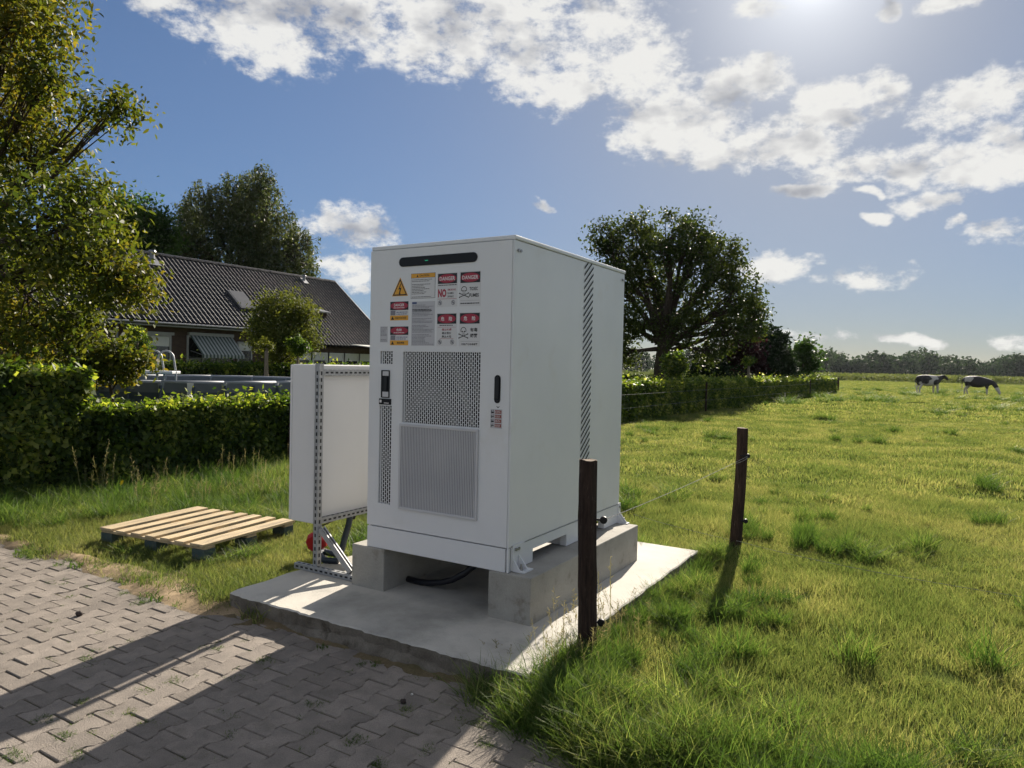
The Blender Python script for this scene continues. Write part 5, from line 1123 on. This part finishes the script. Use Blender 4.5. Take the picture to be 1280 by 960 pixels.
# dark stake in the low hedge
b_ = np.array([hx(3.62)+0.06, 3.62, 0]); t = Thing('hedge_stake', 'dark round stake standing at the face of the low hedge', 'stake', b_); t.part('shaft', MB().tube([b_-[0, 0, .1], b_+[0.0, 0, .5], b_+[0.01, 0, 1.0]], [0.055, 0.05, 0.048], 9), 'old_wood', bevel=0.004)

# ================================================================== COWS
def cow(label, loc, rz, grazing, seed):
    J = [(-0.92, 0, 1.16), (-0.72, 0, 1.10), (-0.25, 0, 1.02), (0.25, 0, 1.00), (0.62, 0, 1.06)]; R_ = [(.20, .24), (.33, .36), (.42, .47), (.41, .45), (.32, .38)]
    if grazing: J += [(0.98, 0, 0.98), (1.20, 0, 0.66), (1.30, 0, 0.46), (1.40, 0, 0.28), (1.47, 0, 0.12)]
    else: J += [(0.95, 0, 1.20), (1.18, 0, 1.34), (1.30, 0, 1.36), (1.48, 0, 1.22), (1.62, 0, 1.08)]
    R_ += [(.16, .20), (.12, .15), (.12, .14), (.095, .10), (.075, .07)]
    E_ = [(i, i+1) for i in range(9)]
    def chain(root, pts, rs):
        k = root
        for p, r in zip(pts, rs): J.append(p); R_.append((r, r)); E_.append((k, len(J)-1)); k = len(J)-1
    for s_ in (-1, 1):
        st = 0.05*s_
        chain(1, [(-0.74, .17*s_, .84), (-0.66, .19*s_, .66), (-0.84, .19*s_, .46), (-0.80+st, .19*s_, .10), (-0.77+st, .19*s_, 0.03)], (.17, .11, .07, .055, .06))
        chain(4, [(0.60, .16*s_, .78), (0.60-st, .17*s_, .45), (0.60-st, .17*s_, .10), (0.63-st, .17*s_, .03)], (.12, .075, .05, .058))
        h = 7; hp = J[h]; chain(h, [(hp[0]-0.03, .13*s_, hp[2]+0.03), (hp[0]-0.05, .22*s_, hp[2]+0.0)], (.04, .03))
    chain(0, [(-1.05, 0, 1.12), (-1.08, 0, .75), (-1.07, 0, .50)], (.035, .025, .045)); chain(2, [(-0.42, 0, 0.68)], (.13,))
    me = bpy.data.meshes.new('cow'); me.from_pydata(J, E_, []); o = bpy.data.objects.new('cow', me); COL.objects.link(o)
    md = o.modifiers.new('skin', 'SKIN'); md.use_smooth_shade = True
    for i, sv in enumerate(me.skin_vertices[0].data): sv.radius = R_[i]; sv.use_root = (i == 2)
    o.modifiers.new('sub', 'SUBSURF').levels = 2; o.modifiers['sub'].render_levels = 2
    dg = bpy.context.evaluated_depsgraph_get(); me2 = bpy.data.meshes.new_from_object(o.evaluated_get(dg)); bpy.data.objects.remove(o); me2.materials.clear(); me2.materials.append(MATS['cow_hide'])
    me2.polygons.foreach_set('use_smooth', [True]*len(me2.polygons))
    o = bpy.data.objects.new('cow', me2); COL.objects.link(o); o.location = loc; o.rotation_euler = (0, 0, rz); o.scale = (1.04, 1.1, 1.08); tag(o, label, 'cow', 'cows in the meadow'); return o
g1, g2 = on_z(1160, 492.3), on_z(1222, 494.3)
cow('black and white cow standing with its head raised in the meadow', (g1[0], g1[1], 0), YAW+rad(4), False, 1)
cow('black and white cow grazing with its head lowered to the grass', (g2[0], g2[1], 0), YAW-rad(48), True, 2)

# ================================================================== SMALL THINGS ON THE PAVING
def clod(label, px_, py_, r, mat, seed, name='clod', cat='clod'):
    c = on_z(px_, py_, 0.0); rn = np.random.default_rng(seed); V, F = [], []; nu, nv_ = 12, 7
    for j in range(nv_+1):
        for i in range(nu):
            th_, ph_ = math.pi*j/nv_, 2*math.pi*i/nu; rr_ = r*(1+0.22*math.sin(3*ph_+seed)*math.sin(2*th_)+rn.normal(0, 0.06)); V.append((c[0]+rr_*1.15*math.sin(th_)*math.cos(ph_), c[1]+rr_*math.sin(th_)*math.sin(ph_), r*0.75+rr_*0.8*math.cos(th_)))
    F = [(j*nu+i, j*nu+(i+1) % nu, (j+1)*nu+(i+1) % nu, (j+1)*nu+i) for j in range(nv_) for i in range(nu)]
    return tag(MB().poly(V, F).build(name, mat, smoothf=True), label, cat)
clod('dark round clod lying on the sunlit paving', 99, 770, 0.020, 'stone_dark', 1)
clod('small dark clod in the shadow on the paving near the slab', 504, 879, 0.013, 'stone_dark', 4)
clod('tiny white pebble on the shaded paving near the slab', 515, 869, 0.006, 'pebble_white', 3, 'pebble', 'pebble')

# ================================================================== GRASS
def blades(n, radius, h0, h1, w, rng, lean=0.45, seg=2, square=False):
    """n bent blades rooted in a disc -> V, F(quads, tip collapsed to a narrow end)"""
    if square: x, y = rng.uniform(-radius, radius, n), rng.uniform(-radius, radius, n)
    else:
        r = radius*np.sqrt(rng.uniform(0, 1, n)); a = rng.uniform(0, 2*np.pi, n); x, y = r*np.cos(a), r*np.sin(a)
    h = rng.uniform(h0, h1, n)*rng.uniform(0.6, 1.0, n); dirn = rng.uniform(0, 2*np.pi, n); ln = h*lean*rng.uniform(0.2, 1.6, n); fa_ = rng.uniform(0, 2*np.pi, n)
    ww = w*rng.uniform(0.7, 1.3, n); sx_, sy_ = np.cos(fa_), np.sin(fa_); V = []
    for i in range(seg+1):
        k = i/seg; off_ = ln*k**1.8; cx_ = x+np.cos(dirn)*off_; cy2 = y+np.sin(dirn)*off_; cz_ = h*(k-0.12*(ln/h)*k*k)-0.015*(k == 0); hwid = ww*(0.5*(1-k**1.5)+0.06)
        V.append(np.stack([cx_-sx_*hwid, cy2-sy_*hwid, cz_], 1)); V.append(np.stack([cx_+sx_*hwid, cy2+sy_*hwid, cz_], 1))
    V = np.stack(V, 1).reshape(-1, 3); q = 2*(seg+1); b = (np.arange(n)*q)[:, None]
    F = np.concatenate([np.stack([b[:, 0]+2*i, b[:, 0]+2*i+1, b[:, 0]+2*i+3, b[:, 0]+2*i+2], 1) for i in range(seg)], 0)
    return V, F
def seed_stalks(n, radius, h0, h1, rng):
    Vs, Fs, k0 = [], [], 0
    for i in range(n):
        a = rng.uniform(0, 6.28); r = radius*math.sqrt(rng.uniform()); x, y = r*math.cos(a), r*math.sin(a); h = rng.uniform(h0, h1); d = rng.uniform(0, 6.28); ln = h*rng.uniform(0.05, 0.3)
        P = [np.array([x+math.cos(d)*ln*k*k, y+math.sin(d)*ln*k*k, h*k]) for k in (0, 0.35, 0.7, 1.0)]; w_ = 0.0012; s_ = np.array([math.cos(d+1.2), math.sin(d+1.2), 0])*w_
        V = [];
        for p in P: V += [p-s_, p+s_]
        Vs.append(np.array(V)); Fs.append(np.array([(0, 1, 3, 2), (2, 3, 5, 4), (4, 5, 7, 6)])+k0); k0 += 8
        for j in range(14):
            k = 0.72+0.3*j/14; p = np.array([x+math.cos(d)*ln*k*k, y+math.sin(d)*ln*k*k, h*k]); dv = rng.normal(size=3)*0.012*(1.3-k)*2; dv[2] = abs(dv[2])+0.006; e_ = np.cross(dv, rng.normal(size=3)); e_ = e_/np.linalg.norm(e_)*0.0022
            Vs.append(np.array([p, p+dv*0.6+e_, p+dv*1.3, p+dv*0.6-e_])); Fs.append(np.array([(0, 1, 2, 3)])+k0); k0 += 4
    return np.concatenate(Vs), np.concatenate(Fs)
def proto(name, VF, mat, loc, label):
    o = np_mesh(name, VF[0], VF[1], mat); o.location = loc; tag(o, label, 'grass', kind='stuff'); return o
def scatter(name, protos, P, rz, sc, pid, label, tilt=None, zs=None):
    n = len(P); me = bpy.data.meshes.new(name); me.vertices.add(n); me.vertices.foreach_set('co', np.ascontiguousarray(P, np.float32).ravel())
    a = me.attributes.new('rot', 'FLOAT_VECTOR', 'POINT'); rv = np.zeros((n, 3), np.float32); rv[:, 2] = rz
    if tilt is not None: rv[:, :2] = tilt
    a.data.foreach_set('vector', rv.ravel())
    a = me.attributes.new('scl', 'FLOAT_VECTOR', 'POINT'); sv = np.repeat(np.asarray(sc, np.float32)[:, None], 3, 1)
    if zs is not None: sv[:, 2] = zs
    a.data.foreach_set('vector', np.ascontiguousarray(sv).ravel())
    a = me.attributes.new('pid', 'INT', 'POINT'); a.data.foreach_set('value', np.asarray(pid, np.int32))
    o = bpy.data.objects.new(name, me); COL.objects.link(o); tag(o, label, 'grass', kind='stuff')
    ng = bpy.data.node_groups.new(name, 'GeometryNodeTree'); ng.interface.new_socket('Geometry', in_out='INPUT', socket_type='NodeSocketGeometry'); ng.interface.new_socket('Geometry', in_out='OUTPUT', socket_type='NodeSocketGeometry')
    gi = ng.nodes.new('NodeGroupInput'); go = ng.nodes.new('NodeGroupOutput'); ip = ng.nodes.new('GeometryNodeInstanceOnPoints'); jn = ng.nodes.new('GeometryNodeJoinGeometry')
    for p in reversed(protos):
        oi_ = ng.nodes.new('GeometryNodeObjectInfo'); oi_.inputs['Object'].default_value = p; oi_.inputs['As Instance'].default_value = True; ng.links.new(oi_.outputs['Geometry'], jn.inputs[0])
    def attr(nm, typ):
        q = ng.nodes.new('GeometryNodeInputNamedAttribute'); q.data_type = typ; q.inputs['Name'].default_value = nm; return q.outputs['Attribute']
    ng.links.new(gi.outputs[0], ip.inputs['Points']); ng.links.new(jn.outputs[0], ip.inputs['Instance']); ip.inputs['Pick Instance'].default_value = True
    ng.links.new(attr('pid', 'INT'), ip.inputs['Instance Index'])
    er = ng.nodes.new('FunctionNodeEulerToRotation'); ng.links.new(attr('rot', 'FLOAT_VECTOR'), er.inputs[0]); ng.links.new(er.outputs[0], ip.inputs['Rotation'])
    ng.links.new(attr('scl', 'FLOAT_VECTOR'), ip.inputs['Scale']); ng.links.new(ip.outputs[0], go.inputs[0])
    md = o.modifiers.new('scatter', 'NODES'); md.node_group = ng; return o
rng = np.random.default_rng(99)
GL = 'grass blades of the meadow'
near = [proto('meadow_grass', blades(480, 0.20, 0.034, 0.090, 0.0034, rng, 0.65), 'grass', (2.6+0.5*k, 1.4+0.4*k, 0.0), 'short grass tuft in the meadow') for k in range(3)]
tall = [proto('meadow_grass', blades(130, 0.10, 0.16, 0.34, 0.0060, rng, 0.6, 3), 'grass_tall', (2.3+0.6*k, 0.4+0.3*k, 0.0), 'tall grass tuft in the meadow') for k in range(3)]
mid = [proto('meadow_grass', blades(640, 0.55, 0.028, 0.075, 0.009, rng, 0.8), 'grass', (3.0+k, 9.0+k, 0.0), 'short grass tuft in the meadow') for k in range(2)]
farp = [proto('meadow_grass', blades(580, 1.3, 0.03, 0.08, 0.030, rng, 0.9), 'grass', (4.0+k, 30.0+2*k, 0.0), 'short grass tuft in the meadow') for k in range(2)]
stalk = [proto('meadow_grass', seed_stalks(7, 0.14, 0.20, 0.46, rng), 'grass_seed', (1.45+0.1*k, 0.05+0.2*k, 0.0), 'grass seed heads by the post') for k in range(2)]
def in_view(P, m=110):
    u, v, z = project(P); return (z > 0.3) & (u > -m) & (u < 1280+m) & (v < 960+2*m)
def field_ok(x, y):
    slab_ = (x > SX0-0.02) & (x < SX1+0.02) & (y > SY0-0.02) & (y < SY1+0.02)
    return (~slab_) & (y > edge_y(x)+0.0) & (x > np.where(y > 55.5, -60.0, np.where(y > 0.9, hx(y)+0.02, -5.0)))
def pts_in(x0, x1, y0, y1, dens):
    st = 1/math.sqrt(dens); X, Y = np.meshgrid(np.arange(x0, x1, st), np.arange(y0, y1, st)); X = X.ravel(); Y = Y.ravel()   # jittered grid: no bald gaps
    return X+rng.uniform(0, st, len(X)), Y+rng.uniform(0, st, len(Y))
def pts_rand(x0, x1, y0, y1, dens):
    n = int((x1-x0)*(y1-y0)*dens); return rng.uniform(x0, x1, n), rng.uniform(y0, y1, n)
def make(name, protos, x, y, keepm, s0, s1, label, zfac=None):
    x, y = x[keepm], y[keepm]; P = np.stack([x, y, ground_z(x, y)], 1); k = in_view(P); P = P[k]; n = len(P)
    s = rng.uniform(s0, s1, n); zs = s*(0.70+0.75*vnoise(P[:, 0], P[:, 1], 0.8, 6)) if zfac is None else s*zfac[keepm][k]
    scatter(name, protos, P, rng.uniform(0, 6.28, n), s, rng.integers(0, len(protos), n), label, rng.normal(0, 0.05, (n, 2)), zs); return n
dist = lambda x, y: np.hypot(x-CAM[0], y-CAM[1])
x, y = pts_in(-5.2, 8, -1.2, 9, 22); k = field_ok(x, y) & (dist(x, y) < 10.5); make('meadow_grass', near, x, y, k, 0.8, 1.2, 'short sunlit meadow grass round the cabinet and the near posts')
x, y = pts_in(-6, 18, 4, 32, 3.4); k = field_ok(x, y) & (dist(x, y) > 9.0) & (dist(x, y) < 30); make('meadow_grass', mid, x, y, k, 0.8, 1.25, 'short sunlit grass of the middle part of the meadow')
x, y = pts_in(-30, 60, 22, 150, 0.6); k = field_ok(x, y) & (dist(x, y) > 27) & (dist(x, y) < 150); make('meadow_grass', farp, x, y, k, 0.8, 1.3, 'short sunlit grass of the far part of the meadow towards the cows')
# taller clumps: close to the camera, along the slab, round the posts, and scattered over the meadow
x, y = pts_rand(1.2, 6, -1.1, 5.5, 26); dn = vnoise(x, y, 0.9, 8)*0.55+vnoise(x, y, 2.6, 9)*0.45; nearb = np.clip(1.15-(dist(x, y)-2.2)/3.0, 0, 1)
k = field_ok(x, y) & (dn > 0.60-0.26*nearb); make('tall_meadow_grass', tall, x, y, k, 0.45, 1.0, 'taller tufts of grass in the near corner of the meadow', 0.55+0.6*vnoise(x, y, 1.4, 10))
x, y = pts_rand(-5, 16, 3, 34, 5.0); dn = vnoise(x, y, 0.45, 11)*0.45+vnoise(x, y, 1.3, 12)*0.55; k = field_ok(x, y) & (dn > 0.71); make('tall_meadow_grass', tall, x, y, k, 0.5, 1.4, 'dark tussocks of grass dotted over the meadow', 0.45+0.4*vnoise(x, y, 1.4, 10))
x, y = pts_rand(-5, 40, 30, 80, 0.45); dn = vnoise(x, y, 0.25, 13)*0.6+vnoise(x, y, 0.8, 14)*0.4; k = field_ok(x, y) & (dn > 0.62); make('tall_meadow_grass', tall, x, y, k, 2.0, 4.0, 'pale tussocks of grass in the far part of the meadow', 0.32+0.25*vnoise(x, y, 1.4, 10))
# grass flopping over the paving beside the slab, and round the foot of the near post
n = 250; x = rng.uniform(1.36, 3.2, n); y = edge_y(x)+np.where(rng.uniform(size=n) < 0.5, rng.normal(-0.02, 0.07, n), rng.uniform(0, 0.45, n)); k = ~((x < SX1+0.01) & (y > SY0-0.03)); make('verge_grass', tall, x, y, k, 0.55, 1.05, 'bright grass spilling over the paving edge below the near post', np.full(n, 0.85))
n = 60; x = rng.normal(1.66, 0.13, n); y = rng.normal(-0.16, 0.13, n); k = (x > SX1+0.01); make('verge_grass', tall, x, y, k, 0.5, 0.9, 'tall grass round the foot of the near post', np.full(n, 0.8))
n = 80; y = rng.uniform(-0.5, 2.3, n); x = SX1+np.abs(rng.normal(0.05, 0.06, n)); k = x > 0; make('verge_grass', tall, x, y, k, 0.4, 0.75, 'tall grass along the long side of the slab', np.full(n, 0.7))
n = 60; x = rng.uniform(-0.9, 1.7, n); y = SY1+np.abs(rng.normal(0.06, 0.08, n)); k = x > -9; make('verge_grass', tall, x, y, k, 0.6, 1.0, 'tall grass along the back of the slab', np.full(n, 0.75))
n = 20; x = rng.normal(1.60, 0.09, n); y = rng.uniform(-0.45, 0.55, n); k = x > 0; make('seed_grass', stalk, x, y, k, 0.6, 1.0, 'grass seed heads standing beside the near post', np.full(n, 0.9))
# verge in front of the hedges
x, y = pts_in(-5.1, -0.62, -0.7, 4.2, 42); k = field_ok(x, y) & (y > edge_y(x)+0.06+0.12*vnoise(x, y, 2, 3)+0.20*np.clip(1.3-np.abs(x+1.55)/0.6, 0, 1)); make('verge_grass', near, x, y, k, 0.8, 1.2, 'short grass of the verge round the pallet')
x, y = pts_in(-5.0, -0.70, -0.6, 4.2, 46); pal = (np.abs(x+2.27) < 0.68) & (np.abs(y-0.365) < 0.56)
hh = 0.50+0.65*np.clip((-x-2.4)/2.3, 0, 1)+0.3*np.clip(y/2.5, 0, 1); k = field_ok(x, y) & (~pal) & (y > edge_y(x)+0.16+0.20*np.clip(1.3-np.abs(x+1.55)/0.6, 0, 1)) & (vnoise(x, y, 1.6, 15)+np.clip((-x-2.6)/2.5, 0, 1)*0.5+np.clip(y-1.0, 0, 1)*0.3 > 0.45)
make('verge_grass', tall, x, y, k, 0.55, 1.0, 'long grass of the verge in front of the hedges', hh*0.95)
x, y = pts_in(-5.0, -1.2, 0.6, 4.0, 5); k = field_ok(x, y) & (x < -2.95); make('seed_grass', stalk, x, y, k, 0.8, 1.2, 'pale grass seed heads in front of the low hedge')
n = 34; x = rng.uniform(-2.9, -1.6, n); y = -0.17+rng.normal(0, 0.03, n); k = x < 9; make('verge_grass', tall, x, y, k, 0.3, 0.55, 'weeds growing along the front of the pallet', np.full(n, 0.5))
# weeds and moss in the joints of the paving
weed = [proto('joint_weed', blades(46, 0.035, 0.012, 0.035, 0.0035, rng, 1.0), 'grass_tall', (0.31+0.4*k, -0.70, 0.0), 'tuft of weeds in a paving joint') for k in range(2)]
spots = [(333, 826, 9), (285, 918, 4), (83, 918, 6), (260, 808, 5), (290, 893, 3), (300, 848, 4), (175, 751, 12), (160, 742, 8), (230, 748, 8), (110, 822, 5), (225, 850, 5), (185, 862, 3), (318, 770, 4), (350, 782, 4), (540, 938, 7), (600, 905, 5), (590, 900, 4), (470, 950, 6), (395, 880, 4), (500, 887, 3), (380, 918, 3), (345, 760, 8), (40, 690, 3), (72, 728, 4), (160, 890, 4), (200, 905, 3), (95, 945, 4), (20, 945, 4), (110, 875, 3), (60, 900, 3), (600, 930, 5), (625, 905, 5), (430, 840, 2), (455, 830, 3), (530, 845, 4), (555, 850, 5), (415, 905, 3), (440, 925, 3)]
WP = []
for (u, v, c) in spots:
    for q in range(c*2):
        p = on_z(u+rng.normal(0, 9), v+rng.normal(0, 3.5), 0); WP.append((p[0], p[1], -0.008))
for (cz, dist_, x, y) in shown:                       # tiny moss and seedlings anywhere along the joints
    for q in range(3):
        if rng.uniform() < 0.30:
            sd_ = rng.integers(0, 3); dx_, dy_ = ((rng.uniform(-hw, hw), PL/2), (hw-0.012, rng.uniform(-0.09, 0.09)), (-hw+0.012, rng.uniform(-0.09, 0.09)))[sd_]
            WP.append((x+dx_, y+dy_, -0.011))
WP = np.array(WP); n = len(WP); scatter('joint_weeds', weed, WP, rng.uniform(0, 6.28, n), rng.uniform(0.3, 0.85, n), rng.integers(0, 2, n), 'weeds and moss growing in the joints of the paving')
n = 70; x = rng.uniform(-3.3, -0.8, n); y = edge_y(x)+rng.normal(0.0, 0.10, n); scatter('soil_weeds', weed, np.stack([x, y, np.full(n, 0.0)], 1), rng.uniform(0, 6.28, n), rng.uniform(0.8, 2.2, n), rng.integers(0, 2, n), 'small weeds coming up in the sandy strip beside the paving')
# two weeds at the slab front, the yellow flower
for (u, v, s_, lab) in ((323, 768, 0.6, 'green weed growing against the front edge of the slab, nearer its corner'), (345, 770, 0.6, 'green weed growing against the front edge of the slab, beside the smaller one')):
    c = on_z(u, v, 0.0); tw = Thing('weed_plant', lab, 'weed', (c[0], min(c[1], SY0-0.03), 0)); V, F = blades(26, 0.05, 0.06, 0.13, 0.008, rng, 0.8, 3); o = np_mesh('leaves', V+np.array([c[0], min(c[1], SY0-0.03), 0]), F, 'grass'); tw.adopt(o)
c = on_y(153, 603, 0.95); fl_ = Thing('yellow_flower', 'single yellow flower in the long grass before the low hedge', 'flower', (c[0], c[1], 0)); fl_.part('stem', MB().tube([(c[0]+0.02, c[1], 0), (c[0], c[1], c[2])], 0.003, 5), 'grass_tall')
mb = MB()
for k in range(7):
    q = 2*math.pi*k/7; d1 = np.array([math.cos(q), 0.3*math.sin(q)-0.3, math.sin(q)]); d2 = np.array([-math.sin(q), 0, math.cos(q)]); mb.face([c, c+d1*0.02+d2*0.010, c+d1*0.036, c+d1*0.02-d2*0.010])
fl_.part('petals', mb, 'petal_yellow')

# ================================================================== HAZE
m, t = nodes_of('haze'); hv = t.nodes.new('ShaderNodeVolumePrincipled'); ho = t.nodes.new('ShaderNodeOutputMaterial'); hv.inputs['Color'].default_value = (0.80, 0.87, 0.95, 1)
hv.inputs['Density'].default_value = 0.00006; hv.inputs['Anisotropy'].default_value = 0.3; t.links.new(hv.outputs[0], ho.inputs['Volume']); MATS['haze'] = m
hz = MB().box(-3600, 3600, -3600, 3600, -1.2, 18.0).build('haze', 'haze'); tag(hz, 'thin pale summer haze over the whole meadow', 'haze', kind='stuff')
